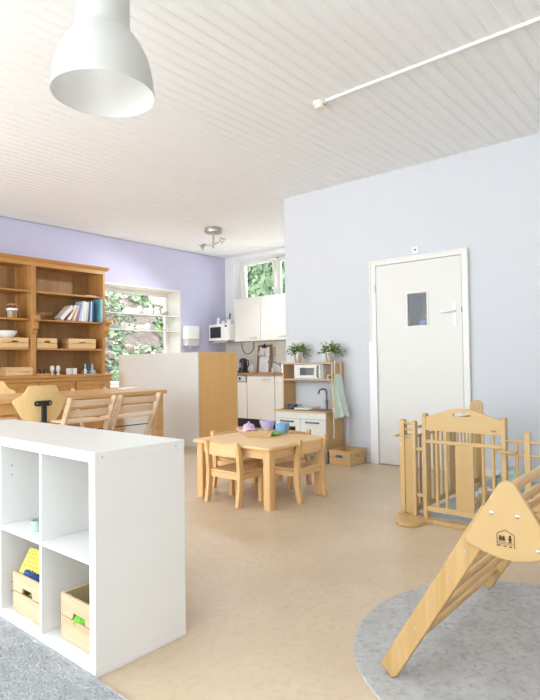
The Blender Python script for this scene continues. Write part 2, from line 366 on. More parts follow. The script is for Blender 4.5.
MB().box(7.575, 7.60, 6.86, 6.93, 2.225, 2.245).cyl((7.585, 6.9, 2.24), (7.555, 6.89, 2.27), .008).build('window_catch', 'dark', w2, kind='structure')
sash(5.09, 6.21, 0)
struct('trim_3', MB().box(7.42, 7.70, 7.158, 7.17, 2.222, 2.97).box(7.42, 7.70, 5.0, 7.158, 2.21, 2.222), 'white_wall')
# unseen windows added for daylight, left and behind the camera
for i, (a, b, c, d) in enumerate(LW):
    f = MB().box(XL-.11, XL-.04, a, a+.06, c, d).box(XL-.11, XL-.04, b-.06, b, c, d).box(XL-.11, XL-.04, a+.06, b-.06, d-.06, d).box(XL-.11, XL-.04, a+.06, b-.06, c, c+.06)
    struct('window_%d' % (3+i), f, 'frame')
for i, (a, b, c, d) in enumerate(FW):
    f = MB().box(a, a+.06, YF-.11, YF-.04, c, d).box(b-.06, b, YF-.11, YF-.04, c, d).box(a+.06, b-.06, YF-.11, YF-.04, d-.06, d).box(a+.06, b-.06, YF-.11, YF-.04, c, c+.06)
    struct('window_%d' % (6+i), f, 'frame')
# baseboards
struct('baseboard_right', MB().box(5.188, 5.2, 3.0, 4.156, 0, .07).box(5.188, 5.2, YF, 1.90, 0, .07), 'frame', bev=.003)
struct('baseboard_back', MB().box(XL, 7.42, 7.368, 7.38, 0, .07), 'frame', bev=.003)
# ---- door
DY0, DY1 = 1.93, 2.985
fr = MB().box(5.165, 5.2, DY0, DY0+.062, 0, 2.135).box(5.165, 5.2, DY1-.075, DY1, 0, 2.135).box(5.165, 5.2, DY0+.062, DY1-.075, 2.078, 2.135)
d = struct('door_1', wallholes(MB(), 'x', 5.170, 5.1995, DY0+.066, DY1-.079, .012, 2.073, [(2.345, 2.55, 1.425, 1.75)]), 'door')
fr.box(5.158, 5.166, DY0, DY0+.02, 0, 2.135).box(5.158, 5.166, DY1-.02, DY1, 0, 2.135).box(5.158, 5.166, DY0+.02, DY1-.02, 2.115, 2.135)
fr.build('door_frame', 'frame', d, .003, kind='structure')
MB().box(5.145, 5.166, DY1-.085, DY1+.005, 0, 1.28).build('cover_strip', 'white', d, .003, kind='structure')
gy0, gy1, gz0, gz1 = 2.345, 2.55, 1.425, 1.75
MB().box(5.163, 5.171, gy0-.018, gy1+.018, gz0-.018, gz0).box(5.163, 5.171, gy0-.018, gy1+.018, gz1, gz1+.018).box(5.163, 5.171, gy0-.018, gy0, gz0, gz1).box(5.163, 5.171, gy1, gy1+.018, gz0, gz1).build('glazing_bead', 'cream', d, .002, kind='structure')
MB().box(5.182, 5.186, gy0, gy1, gz0, gz1).build('door_window', 'glass', d, kind='structure')
struct('dim_room_box', MB().box(5.49, 5.499, gy0, gy1, gz0, gz1).box(5.202, 5.49, gy0+.0005, gy0+.006, gz0, gz1).box(5.202, 5.49, gy1-.006, gy1-.0005, gz0, gz1).box(5.202, 5.49, gy0+.006, gy1-.006, gz0+.0005, gz0+.01).box(5.202, 5.49, gy0+.006, gy1-.006, gz1-.006, gz1-.0005), 'niche')  # shallow dark box added as the dim room behind the door glass
dpl = thing('window_plant', 'small green plant in a blue pot seen through the door window', 'plant', (5.30, 2.42, gz0+.0105))
MB().prism(rrect(-.035, .035, -.06, .06, .01), 'z', 0, .045).build('pot', 'navy', dpl, .003)
def smp_():
    v = Vector((random.gauss(0, 1), random.gauss(0, 1), random.gauss(0, 1))).normalized(); return Vector((v.x*.035, v.y*.055, .075+v.z*.035)), v

h = MB().box(5.163, 5.171, 2.045, 2.085, 1.40, 1.62).cyl((5.171, 2.065, 1.545), (5.125, 2.065, 1.545), .009)
h.cyl((5.128, 2.062, 1.545), (5.128, 2.185, 1.538), .009); h.build('door_handle', 'white', d, .003, kind='structure')
MB().cyl((5.160, 2.915, 1.80), (5.160, 2.915, 1.88), .007).build('hinge', 'lightgrey', d, kind='structure')
MB().box(5.164, 5.172, 1.990, 1.999, 1.53, 1.58).build('strike_plate', 'dgrey', d, kind='structure')
sg = tag(MB().box(5.185, 5.2, 2.43, 2.50, 2.152, 2.222).build('alarm_sign', 'white', None, .002), 'small white square sign with a red triangle above the door', 'sign')
MB().prism([(2.482, 2.20), (2.448, 2.20), (2.465, 2.175)], 'x', 5.182, 5.185).build('red_triangle', 'red', sg)

# ---- outside
struct('ground_outside', MB().box(-8, 22, 7.74, 30, -.3, -.1).box(7.70, 22, -8, 7.74, -.3, -.1), 'bounce_ground')
def leafcloud(sampler, n, size, normal_bias=.5):
    bm = bmesh.new()
    for i in range(n):
        p, nr = sampler(); s = size*random.uniform(.6, 1.3)
        a = Vector((random.gauss(0, 1), random.gauss(0, 1), random.gauss(0, 1))).normalized()
        nn = (nr*normal_bias + a*(1-normal_bias)).normalized(); u = nn.orthogonal().normalized(); u.rotate(Matrix.Rotation(random.uniform(0, 6.28), 3, nn)); w = nn.cross(u)
        pts = [p-u*s, p+w*s*.45+nn*s*.12, p+u*s, p-w*s*.45+nn*s*.12]
        bm.faces.new([bm.verts.new(q) for q in pts])
    mb = MB(); mb.bm.free(); mb.bm = bm; return mb
def bank_z(x, y):
    return -.1 + (y-8.3)*.85 + .28*noise.noise(Vector((x*.9, y*.9, 3))) + .12*noise.noise(Vector((x*3, y*3, 1)))
bm = bmesh.new(); nx, ny = 60, 30; g = []
for j in range(ny+1):
    g.append([bm.verts.new((1+9*i/nx, 8.3+3.4*j/ny, max(-.12, bank_z(1+9*i/nx, 8.3+3.4*j/ny)))) for i in range(nx+1)])
for j in range(ny):
    for i in range(nx): bm.faces.new((g[j][i], g[j][i+1], g[j+1][i+1], g[j+1][i]))
mb = MB(); mb.bm.free(); mb.bm = bm; b_ = mb.build('garden_bank', 'soil', smooth=80, kind='structure')
leafcloud(smp_, 90, .016, .4).build('foliage', 'tree', dpl)
def samp_bank():
    while True:
        x = random.uniform(1.5, 9.5); y = random.uniform(8.4, 11.6)
        if noise.noise(Vector((x*1.3, y*1.3, 9))) > -.18: return Vector((x, y, bank_z(x, y)+random.uniform(.0, .10))), Vector((0, -.6, .8))
tag(leafcloud(samp_bank, 7000, .075, .6).build('ivy_groundcover', 'ivy'), 'green ivy leaves covering the steep bank outside the lavender wall window', 'ivy', kind='stuff')
for k in range(16):
    x = 4.6+.27*k+random.uniform(-.05, .05); y = 8.75+(.9 if k % 2 else 0)+random.uniform(-.15, .5); r = random.uniform(.08, .17)
    m = MB(); bmesh.ops.create_icosphere(m.bm, subdivisions=2, radius=r)
    for v in m.bm.verts: v.co *= 1+.35*noise.noise(v.co*6+Vector((k, 0, 0)))
    o = m.build('bank_rock', 'soil', loc=(x, y, bank_z(x, y)+r*.2), smooth=30); tag(o, 'rough pale stone lying among the ivy on the bank outside', 'rock', 'rocks on the garden bank')
hs = struct('garden_house', MB().box(6.4, 15, 15.0, 15.4, -.1, 5.6), 'brick')
tag(hs, 'pinkish brick house wall seen beyond the ivy bank', 'house'); del hs['kind']
MB().box(9.4, 10.6, 14.97, 15.0, 4.2, 5.6).build('house_window', 'screen', hs)
def tree(name, label, cat, c, rx, ry, rz, n, size, group=None, base=-.1, mat='tree'):
    t = thing(name, label, cat, (c[0], c[1], base), 0, group); h = c[2]-base
    def smp():
        v = Vector((random.gauss(0, 1), random.gauss(0, 1), random.gauss(0, 1))).normalized(); r = random.uniform(.55, 1)**.6
        k = 1+.35*noise.noise(v*2.2+Vector(c)); return Vector((v.x*rx*r*k, v.y*ry*r*k, h+v.z*rz*r*k)), v
    leafcloud(smp, n, size, .4).build('crown', mat, t)
    MB().tube([(0, 0, 0), (.05, .03, h*.5), (0, 0, h)], [.10*rx, .08*rx, .05*rx], 10).build('trunk', 'bark', t)
    return t
tree('garden_tree', 'light green leafy tree filling the left part of the kitchen window', 'tree', (12.0, 12.2, 4.4), 1.8, 1.8, 2.3, 8000, .16, 'trees outside the kitchen')
tree('garden_tree', 'light green leafy tree filling the right part of the kitchen window', 'tree', (11.5, 7.75, 4.2), 1.7, 1.75, 2.1, 8000, .16, 'trees outside the kitchen')
tree('garden_shrub', 'loose green shrub on the bank at the left of the lavender wall window', 'shrub', (6.4, 12.2, 3.2), 1.1, 1.0, 1.3, 1800, .10, 'shrubs above the bank', -.1, 'ivy')
tree('garden_shrub', 'green shrub on the bank below the brick house', 'shrub', (8.7, 12.6, 2.9), .8, .5, .55, 900, .09, 'shrubs above the bank', -.1, 'tree')

# ------------------------------------------------------------------ ceiling things
lamp = thing('pendant_lamp', 'large off-white enamel bell pendant lamp hanging near the ceiling', 'lamp', (1.41, 2.16, 2.288))
prof = [(.235, 0), (.2365, .004), (.236, .012), (.233, .03), (.229, .07), (.220, .12), (.205, .17), (.180, .22), (.152, .26), (.130, .285), (.124, .295), (.122, .33), (.122, .50), (.118, .512), (.03, .515)]
inner = [(.0, .29), (.10, .285), (.128, .275), (.150, .253), (.177, .215), (.201, .167), (.216, .12), (.225, .07), (.229, .03), (.233, .004), (.235, 0)]
MB().lathe(inner+prof[1:], seg=64).build('lamp_shade', 'enamel', lamp, smooth=50)
MB().lathe([(0, .29), (.022, .288), (.022, .25), (.018, .235), (0, .234)], seg=20).build('lamp_socket', 'cream', lamp)
MB().lathe([(0, .17), (.02, .175), (.032, .20), (.028, .225), (.016, .24), (0, .24)], seg=20).build('light_bulb', 'white', lamp)
bl_ = bpy.data.lights.new('bulb_light', 'POINT'); bl_.energy = .7; bl_.shadow_soft_size = .03; bl_.color = (.96, .98, 1)
bo_ = bpy.data.objects.new('bulb_light', bl_); C.objects.link(bo_); bo_.parent = lamp; bo_.location = (0, 0, .13)
MB().cyl((0, 0, .513), (0, 0, H-2.288), .004, seg=8).build('cord', 'white', lamp)
MB().lathe([(0, .58), (.012, .575), (.03, .53), (.032, .514), (0, .513)], seg=20).build('cord_grip', 'white', lamp)
lamp.scale = (.96, .96, 1)
# ceiling conduit + detector
fill_pendant = dup(lamp, (1.0, 5.75, 2.288), 0, 'added bell pendant lamp, out of view, lighting the back of the room')  # extra unseen pendant, added to brighten the bookcase and lavender wall
for o in fill_pendant.children:
    if o.type == 'LIGHT': o.data = o.data.copy(); o.data.energy = 55; o.data.shadow_soft_size = .10
cd = tag(MB().box(3.425, 3.450, -1.9, 2.33, 3.030, 3.0495).build('ceiling_conduit', 'white', None, .003), 'long straight white cable conduit screwed across the ceiling boards', 'conduit')
sdt = thing('smoke_detector', 'small round cream smoke detector at the end of the ceiling conduit', 'detector', (3.437, 2.385, 0))
MB().lathe([(0, 3.049), (.050, 3.049), (.052, 3.028), (.046, 3.020), (0, 3.020)], seg=28).build('base', 'cream', sdt)
MB().lathe([(0, 3.020), (.040, 3.020), (.042, 3.008), (.032, 2.996), (0, 2.994)], seg=28).build('cover', 'cream', sdt)
MB().box(-.022, .022, -.044, -.036, 3.010, 3.018).build('vent_slot', 'tan', sdt)
# spotlight
sp = thing('ceiling_spotlight', 'nickel two-armed spotlight on a round ceiling plate near the kitchen', 'lamp', (5.63, 5.83, 0))
MB().lathe([(0, 3.049), (.128, 3.049), (.132, 3.02), (.125, 2.985), (.10, 2.98), (0, 2.98)], seg=32).build('ceiling_plate', 'nickel', sp)
MB().cyl((0, 0, 2.98), (0, 0, 2.76), .014).build('stem', 'nickel', sp)
MB().tube([(-.10, .10, 2.80), (0, 0, 2.81), (.08, -.08, 2.87)], .009).build('arm', 'nickel', sp)
for s, z in ((-1, 2.79), (1, 2.88)):
    c = Vector((-.11, .11, z)) if s < 0 else Vector((.09, -.09, z))
    dr = Vector((s*.5, -s*.5, -.55)).normalized()
    hd = MB().cyl(c-dr*.045, c+dr*.03, .022, .036, 20).build('spot_head', 'nickel', sp)
    MB().cyl(c+dr*.03, c+dr*.034, .062, .062, 24).build('glass_shade', 'lightgrey', hd)

for q, dr in (((-.15, .15, 2.745), (-.35, .35, -.85)), ((.12, -.12, 2.83), (.3, -.5, -.8))):
    l = bpy.data.lights.new('spot_bulb', 'SPOT'); l.energy = 58; l.shadow_soft_size = .05; l.color = (.94, .97, 1); l.spot_size = math.radians(150); l.spot_blend = .6
    lo = bpy.data.objects.new('spot_bulb', l); C.objects.link(lo); lo.parent = sp; lo.location = q; lo.rotation_euler = Vector(dr).to_track_quat('-Z', 'Y').to_euler()
# ------------------------------------------------------------------ white cube shelf (front left)
kx = thing('cube_shelf', 'large white open cube shelving unit in the front left corner', 'shelf', (1.066, 1.701, 0))
KL, KD, KH, T = 1.47, .404, .77, .038
MB().box(0, KD, 0, KL, KH-T, KH).build('top_panel', 'lacquer', kx, .0015)
MB().box(0, KD, 0, KL, 0, T).build('bottom_panel', 'lacquer', kx, .0015)
MB().box(0.0006, KD-.0006, .0006, T, T, KH-T).build('side_panel', 'lacquer', kx, .001)
MB().box(0.0006, KD-.0006, KL-T, KL-.0006, T, KH-T).build('side_panel', 'lacquer', kx, .001)
cell = (KL-2*T-3*.016)/4
ys = [T+cell*(i+1)+.016*i for i in range(3)]
for y in ys: MB().box(.002, KD-.002, y, y+.016, T, KH-T).build('divider', 'lacquer', kx)
cols = [(T, ys[0])]+[(ys[i]+.016, ys[i+1] if i < 2 else KL-T) for i in range(3)]
zs_ = KH/2
for a, b in cols: MB().box(.002, KD-.002, a, b, zs_-.008, zs_+.008).build('shelf_board', 'lacquer', kx)
for (x, y, z, ax) in ((.03, -.001, KH-.019, 'y'), (.36, -.001, KH-.019, 'y'), (-.001, .012, KH-.019, 'x')):
    p = Vector((x, y, z)); q = p+(Vector((0, .003, 0)) if ax == 'y' else Vector((.003, 0, 0)))
    MB().cyl(p, q, .004, seg=12).build('screw', 'steel', kx)
for (z) in (.10, .14, .60, .64):
    MB().cyl((.05, ys[1]-.0006, z), (.05, ys[1]+.0006, z), .003, seg=10).build('peg_hole', 'dgrey', kx)

# slatted crates -------------------------------------------------
def crate(name, label, lx, ly, h, loc, mats=('crate', 'crate_d'), rz=0, group=None, boards=2, notch_axis='y'):
    """lx along x, ly along y; boards on four sides with a hand notch in the upper boards of the ends"""
    t = thing(name, label, 'crate', loc, rz, group); w = .010; gap = .004; bh = (h-.008-gap*(boards-1))/boards
    def notch(u0, u1, z0, z1, hole):
        if not hole: return [(u0, z0), (u1, z0), (u1, z1), (u0, z1)]
        c = (u0+u1)/2; hw = min(.045, (u1-u0)*.2)
        return [(u0, z0), (c-hw, z0), (c-hw+.008, z0+.024), (c+hw-.008, z0+.024), (c+hw, z0), (u1, z0), (u1, z1), (u0, z1)]
    for k in range(boards):
        z0 = .008+k*(bh+gap); z1 = z0+bh
        hx = (k == boards-1) and boards > 1
        for q in (-lx/2, lx/2-w): MB().prism(notch(-ly/2+w, ly/2-w, z0, z1, hx and notch_axis in ('x', 'xy')), 'x', q, q+w).build('end_board', mats[1], t, .0015)
        for q in (-ly/2, ly/2-w): MB().prism(notch(-lx/2, lx/2, z0, z1, hx and notch_axis in ('y', 'xy')), 'y', q, q+w).build('side_board', mats[0], t, .0015)
    MB().box(-lx/2+w, lx/2-w, -ly/2+w, ly/2-w, 0, .008).build('base_board', mats[0], t)
    for sx in (-1, 1):
        for sy in (-1, 1):
            a = sx*(lx/2-w-.011); b = sy*(ly/2-w-.011); MB().box(a-.011, a+.011, b-.011, b+.011, .008, h-.012).build('corner_block', mats[0], t)
    return t
# cube-shelf crates: front boards face -x, sit in the bottom row
zc = T+.0005
c1y = 1.695+(cols[0][0]+cols[0][1])/2; c2y = 1.695+(cols[1][0]+cols[1][1])/2
crate('toy_crate', 'pale pine crate of bright green bricks in the nearest bottom cube of the white unit', .30, .25, .172, (1.100+.15, 1.866, zc), ('crate_y', 'crate_y'), 0, 'toy crates in the white unit', 2, 'x')
crate('toy_crate', 'pale pine crate with a yellow studded plate in the second bottom cube', .30, .25, .165, (1.095+.15, 2.25, zc), ('crate_y', 'crate_y'), 0, 'toy crates in the white unit', 2, 'x')
def brickmesh(name, label, mat, loc, nx, ny, rot, s=.016, h=.02, cat='toy brick', group=None):
    m = MB().box(-nx*s/2, nx*s/2, -ny*s/2, ny*s/2, 0, h)
    for i in range(nx):
        for j in range(ny):
            x = (i-(nx-1)/2)*s; y = (j-(ny-1)/2)*s; m.cyl((x, y, h), (x, y, h+.004), s*.3, seg=10)
    o = m.build(name, mat, None, .0008, loc=loc); o.rotation_euler = rot; return tag(o, label, cat, group)
x1 = 1.26; c2y = 2.225; c1y = 1.85
brickmesh('building_plate', 'yellow studded building plate leaning out of the second toy crate', 'yellow', (1.155, 2.315, .222), 8, 6, (.35, -1.05, .1), .016, .008, 'toy brick')
brickmesh('toy_brick', 'dark blue studded block in the second toy crate', 'blue', (1.155, 2.285, .165), 5, 6, (.25, .2, .2), .016, .03)
brickmesh('toy_brick', 'maroon block behind the blue one in the second toy crate', 'maroon', (1.215, 2.23, .205), 4, 3, (-.2, .3, .4), .016, .03)
brickmesh('toy_brick', 'green block lying low behind the hand hole of the second toy crate', 'green', (x1-.10, c2y+.03, zc+.06), 4, 4, (.1, -.3, .2), .016, .03)
for k in range(6):
    brickmesh('toy_brick', 'dull blue block in the nearest toy crate' if k == 0 else 'lime green block in the nearest toy crate', 'toyblue' if k == 0 else 'lime',
              (1.255-.085+.055*(k % 3), c1y-.065+.045*(k//2), zc+.115+.018*(k % 3)), 3, 3, (.3*k, .2*k, k), .014, .022, 'toy brick', None if k == 0 else 'lime green blocks')
brickmesh('toy_brick', 'tilted lime green block touching the hand hole of the nearest toy crate', 'lime', (1.130, 1.89, zc+.078), 3, 4, (.4, -.8, .3), .014, .02)
tc = tag(MB().lathe([(0, 0), (.024, 0), (.03, .045), (.028, .045), (.022, .004), (0, .004)], seg=24).build('toy_cup', 'sage', None, loc=(1.13, 2.222, zs_+.009)), 'small grey-green toy cup on the upper shelf of the white unit', 'cup')

# ------------------------------------------------------------------ rugs
rg = tag(MB().prism([(2.162+.695*math.cos(2*PI*i/96), .540+.695*math.sin(2*PI*i/96)) for i in range(96)], 'z', .0005, .009).build('round_rug', 'rug', None, .003), 'round mottled grey felt rug under the climbing triangle', 'rug')
pl = [(-1.2, 4.2), (-1.2, -.2), (.2, -.2)]+[(.2+.855*math.sin(a), .9-1.1*math.cos(a)) for a in [PI/2*i/14 for i in range(1, 15)]]+[(1.064, 1.3), (1.0665, 1.66), (1.0665, 4.2)]
pl = [(-1.2, 3.6), (-1.2, .3), (.3, .3), (.62, .42), (.85, .66), (.97, .95), (1.03, 1.25), (1.056, 1.50), (1.0600, 1.69), (1.0600, 3.6)]
sr = MB().prism(pl, 'z', .0005, .012).build('shaggy_rug', 'shag', None); tag(sr, 'pale grey shaggy rug in the bottom left corner beside the cube unit', 'rug')
def inpoly(x, y):
    c = False; n = len(pl)
    for i in range(n):
        (xa, ya), (xb, yb) = pl[i], pl[i-1]
        if (ya > y) != (yb > y) and x < (xb-xa)*(y-ya)/(yb-ya)+xa: c = not c
    return c
bm = bmesh.new()
cnt = 0
while cnt < 26000:
    x = random.uniform(.45, 1.058); y = random.uniform(1.05, 2.75)
    if not inpoly(x, y) or not inpoly(x+.010, y): continue
    cnt += 1; a = random.uniform(0, 6.28); l = random.uniform(.006, .012); w = .0016
    u = Vector((math.cos(a), math.sin(a), 0)); v = Vector((-u.y, u.x, 0)); p = Vector((x, y, .011))
    q = p+u*l*.55+Vector((0, 0, l*.9))
    q.x = min(q.x, 1.061)
    bm.faces.new([bm.verts.new(c_) for c_ in (p-v*w, p+v*w, q)])
mb = MB(); mb.bm.free(); mb.bm = bm; mb.build('pile', 'shag', sr, kind='stuff')

# ------------------------------------------------------------------ climbing triangle (front right)
pk = thing('climbing_triangle', 'birch climbing triangle with round rungs standing on the round grey rug', 'climbing frame', (1.69, .525, .0095))
# local: x 0..0.95 across, y away from apex line, z up ; legs lean outward in +y and -y
def leg_mb(x0, x1, s):
    # board edges in the y-z plane
    a = Vector((.412, 0)); b = Vector((.034, .627)); d_ = (b-a).normalized(); n_ = Vector((-d_.y, d_.x)); w = .033
    b2 = a+d_*.700
    pts = [a+n_*w+d_*.020, a+n_*(w-.012), a-n_*w+d_*.008, b2-n_*w, b2+n_*w]
    zmin = min(p[1] for p in pts)
    return MB().prism([(s*p[0], p[1]-zmin) for p in pts], 'x', x0, x1), a, d_, zmin
XW = .955
for s in (1, -1):
    for (x0, x1) in ((0, .024), (XW-.024, XW)):
        m, a, d_, zm = leg_mb(x0, x1, s); lg = m.build('leg', 'pik', pk, .004)
        for k in range(6):
            p = a+d_*(.100+.1105*k); xx = x0 if x0 == 0 else x1; sx = -1 if x0 == 0 else 1
            if k < 5: MB().cyl((xx+sx*-.001, s*p[0], p[1]-zm), (xx+sx*.0015, s*p[0], p[1]-zm), .0042, seg=12).build('screw', 'steel', lg)
    for k in range(5):
        p = a+d_*(.100+.1105*k)
        MB().cyl((.024, s*p[0], p[1]-zm), (XW-.024, s*p[0], p[1]-zm), .0145, seg=20).build('rung', 'pik_x', pk)
    p = a+d_*(.100+.1105*5)
    MB().cyl((.002, s*p[0], p[1]-zm), (XW-.002, s*p[0], p[1]-zm), .0145, seg=20).build('rung', 'pik_x', pk)
MB().cyl((.002, 0, .684), (XW-.002, 0, .684), .0150, seg=20).build('rung', 'pik_x', pk)
# side plates: rounded triangle with bulged base
def plate_poly():
    pts = arc(0, .677, .032, 155, 25, 10)  # apex left to right
    pts = [(p[0], p[1]) for p in pts]
    pts += arc(.106, .526, .020, 25, -50, 6)
    n = 12
    for i in range(1, n): 
        t_ = i/n; y = .112-.224*t_; pts.append((y, .508-.028*math.sin(PI*t_)))
    pts += arc(-.106, .526, .020, 230, 155, 6)
    return pts
pp = plate_poly()
for x0, x1, sx in ((-.020, -.0005, -1), (XW+.0005, XW+.020, 1)):
    pm = MB().prism(pp, 'x', x0, x1).build('side_plate', 'pik_plate', pk, .004, seg=3)
    for (yy, zz) in ((.045, .612), (-.028, .612), (-.080, .523), (.09, .50)):
        if (yy, zz) == (.09, .50): continue
        xa = x0 if sx < 0 else x1
        MB().lathe([(0, .0045), (.003, .0042), (.0062, .0025), (.0075, 0), (0, 0)], seg=20, mtx=Matrix.Translation((xa, yy, zz)) @ Matrix.Rotation(sx*PI/2, 4, 'Y')).build('bolt', 'chrome', pm)
# burnt-in pictogram on the near plate: a house outline with three figures and two word lines
bmk = MB(); xm0, xm1 = -.0212, -.0195
def seg2(p, q, w):
    p = Vector(p); q = Vector(q); d_ = (q-p).normalized(); n_ = Vector((-d_.y, d_.x))*w/2
    bmk.prism([tuple(p+n_), tuple(p-n_), tuple(q-n_), tuple(q+n_)], 'x', xm0, xm1)
EZ = -.018
def FY(u): return .032-u          # u grows to the right in the picture
def K(p): return (FY(p[0]), p[1]+EZ)
hs_ = [(.0, .538), (.0, .574), (.027, .586), (.054, .574), (.054, .538)]
hs2 = [(.002, .536), (.002, .573), (.024, .586), (.050, .574), (.050, .536)]
for a_, b_2 in zip(hs2, hs2[1:]): seg2(K(a_), K(b_2), .0016)
def fig(u, z, hgt, kid=False):
    z += EZ
    bmk.prism([(FY(u)+.0034*math.cos(t), z+hgt+.0034*math.sin(t)) for t in [2*PI*i/10 for i in range(10)]], 'x', xm0, xm1)
    seg2((FY(u), z+hgt-.003), (FY(u), z+hgt*.38), .0068)
    seg2((FY(u), z+hgt*.45), (FY(u-.0032), z), .0034); seg2((FY(u), z+hgt*.45), (FY(u+.0032), z), .0034)
    seg2((FY(u), z+hgt*.78), (FY(u-.005), z+hgt*.45), .0026); seg2((FY(u), z+hgt*.78), (FY(u+.005), z+hgt*.5), .0026)
fig(.0115, .5535, .012); fig(.0205, .5535, .012); fig(.0385, .551, .018)
seg2(K((.005, .5495)), K((.047, .5495)), .0008)
for a_ in range(6): seg2(K((.006+.0068*a_, .5455)), K((.0105+.0068*a_, .5455)), .0016)
for a_ in range(3): seg2(K((.004+.0155*a_, .5395)), K((.013+.0155*a_, .5395)), .0030)
bmk.build('burnt_emblem', 'burnt', pk)

# ------------------------------------------------------------------ playpen
pn = thing('wooden_playpen', 'light birch wooden playpen with a spindle gate in front of the white door', 'playpen', (3.49, 1.10, 0))
# local frame: x into the room (+x), y along the gate ; gate y 0..0.54
GW = .530
def post(x0, x1, y0, y1, z1, name='post', face='x', par=None, z0=0.0):
    if face == 'x':
        r = (y1-y0)/2; poly = [(y0, z0), (y1, z0), (y1, z1-r)]+arc((y0+y1)/2, z1-r, r, 0, 180, 10)[1:-1]+[(y0, z1-r)]
        return MB().prism(poly, 'x', x0, x1).build(name, 'pen', par or pn, .003)
    r = (x1-x0)/2; poly = [(x0, z0), (x1, z0), (x1, z1-r)]+arc((x0+x1)/2, z1-r, r, 0, 180, 10)[1:-1]+[(x0, z1-r)]
    return MB().prism(poly, 'y', y0, y1).build(name, 'pen', par or pn, .003)
# gate
gate = MB()
top = [(.02, .610), (GW-.02, .610), (GW-.02, .700)]
for i in range(0, 17):
    t_ = i/16; top.append((GW-.02-(GW-.04)*t_, .700+.062*math.sin(PI*t_)**1.3))
top = top[:3]+top[4:-1]+[(.02, .700)]
# hand slot: build the board as a ring around the slot
def ringboard(outer, hole, axis, a0, a1):
    bm = bmesh.new()
    from mathutils.geometry import tessellate_polygon
    tris = tessellate_polygon([[Vector((p[0], p[1], 0)) for p in outer], [Vector((p[0], p[1], 0)) for p in hole]])
    allp = outer+hole; V = {}
    for k, a in enumerate((a0, a1)):
        for i, p in enumerate(allp): V[k, i] = bm.verts.new({'x': (a, p[0], p[1]), 'y': (p[0], a, p[1]), 'z': (p[0], p[1], a)}[axis])
        for t in tris:
            try: bm.faces.new([V[k, i] for i in t])
            except ValueError: pass
    no = len(outer)
    for base, n in ((0, no), (no, len(hole))):
        for i in range(n):
            a, b = base+i, base+(i+1) % n; bm.faces.new((V[0, a], V[0, b], V[1, b], V[1, a]))
    bmesh.ops.dissolve_limit(bm, angle_limit=.01, verts=bm.verts, edges=bm.edges)
    mb = MB(); mb.bm.free(); mb.bm = bm; return mb
slot = arc(GW/2+.045, .722, .012, -90, 90, 6)+arc(GW/2-.045, .722, .012, 90, 270, 6)
gb = ringboard(top, slot, 'x', 0, .022).build('gate_board', 'pen_y', pn, .002)
# small dark print at the right end of the board
pm = MB()
for k, (w, g_) in enumerate(((.006, 0), (.008, .010), (.004, .021))): pm.box(-.0012, 0, .035+.045-.006*k-w-g_*.6, .035+.045-.006*k-g_*.6, .627, .637)
pm.build('small_print', 'burnt', gb)
post(-.004, .055, GW-.022, GW+.004, .722, 'gate_stile', 'y'); post(-.004, .045, -.004, .022, .722, 'gate_stile', 'y')
MB().box(-.002, .024, .022, GW-.022, .075, .110).build('gate_rail', 'pen_y', pn, .003)
MB().box(-.002, .018, .022, GW-.022, .525, .548).build('gate_rail', 'pen_y', pn, .003)
for yy in (.440, .375, .137, .075): 
    MB().cyl((.011, yy, .110), (.011, yy, .612), .0105, seg=14).build('spindle', 'pen', pn)
MB().box(.0, .020, .195, .312, .110, .525).build('gate_panel', 'pen', pn, .002)
# plinth under gate with rounded feet at both ends
foot = [(.0, -.30), (.045, -.30), (.045, GW+.10)]+arc(.0, GW+.10, .045, 0, 90, 4)[1:]
pf = [(-.022, -.02), (.05, -.02), (.05, .645), (.0, .665), (-.07, .68), (-.13, .675), (-.17, .65), (-.190, .61), (-.190, .56), (-.165, .52), (-.12, .50), (-.06, .495), (-.022, .46)]
MB().prism(pf, 'z', .0, .028).build('foot_plate', 'pen', pn, .004)
pf2 = [(.03, .652), (.12, .60), (.13, .72), (.07, .745), (.0, .74), (-.025, .715), (-.02, .685)]
MB().prism([(x, y) for x, y in pf2], 'z', .0, .022).build('foot_plate', 'pen', pn, .004)
MB().box(-.02, .05, -.62, -.02, 0, .028).build('foot_plate', 'pen', pn, .004)
# short fixed wing between two posts left of the gate
post(.0, .040, .585, .610, .668, 'post', 'y', z0=.028); post(.035, .085, .684, .722, .668, 'post', 'y', z0=.022)
a_ = Vector((.02, .612, 0)); b_3 = Vector((.055, .688, 0)); dd = (b_3-a_).normalized(); nn = Vector((-dd.y, dd.x, 0))*.009
MB().prism([(a_-nn)[:2], (b_3-nn)[:2], (b_3+nn)[:2], (a_+nn)[:2]], 'z', .028, .545).build('wing_board', 'pen', pn, .002)
for z in (.60, .645): MB().cyl((.03, .612, z), (.055, .690, z), .010, seg=12).build('cross_rail', 'pen', pn)
MB().prism([(.042, .60), (.10, .60), (.13, .69), (.11, .745), (.05, .755), (.005, .745), (.0, .724), (.088, .724), (.088, .688), (.045, .688)], 'z', .548, .562).build('joining_plate', 'pen', pn, .003)
for z in (.09, .20, .50, .535): MB().cyl((.0335, .706, z), (.036, .706, z), .005, seg=12).build('bolt', 'steel', pn)
for z in (.15, .46):
    MB().box(.012, .022, .5345, .5845, z+.008, z+.030).build('hinge', 'pen_y', pn, .001)
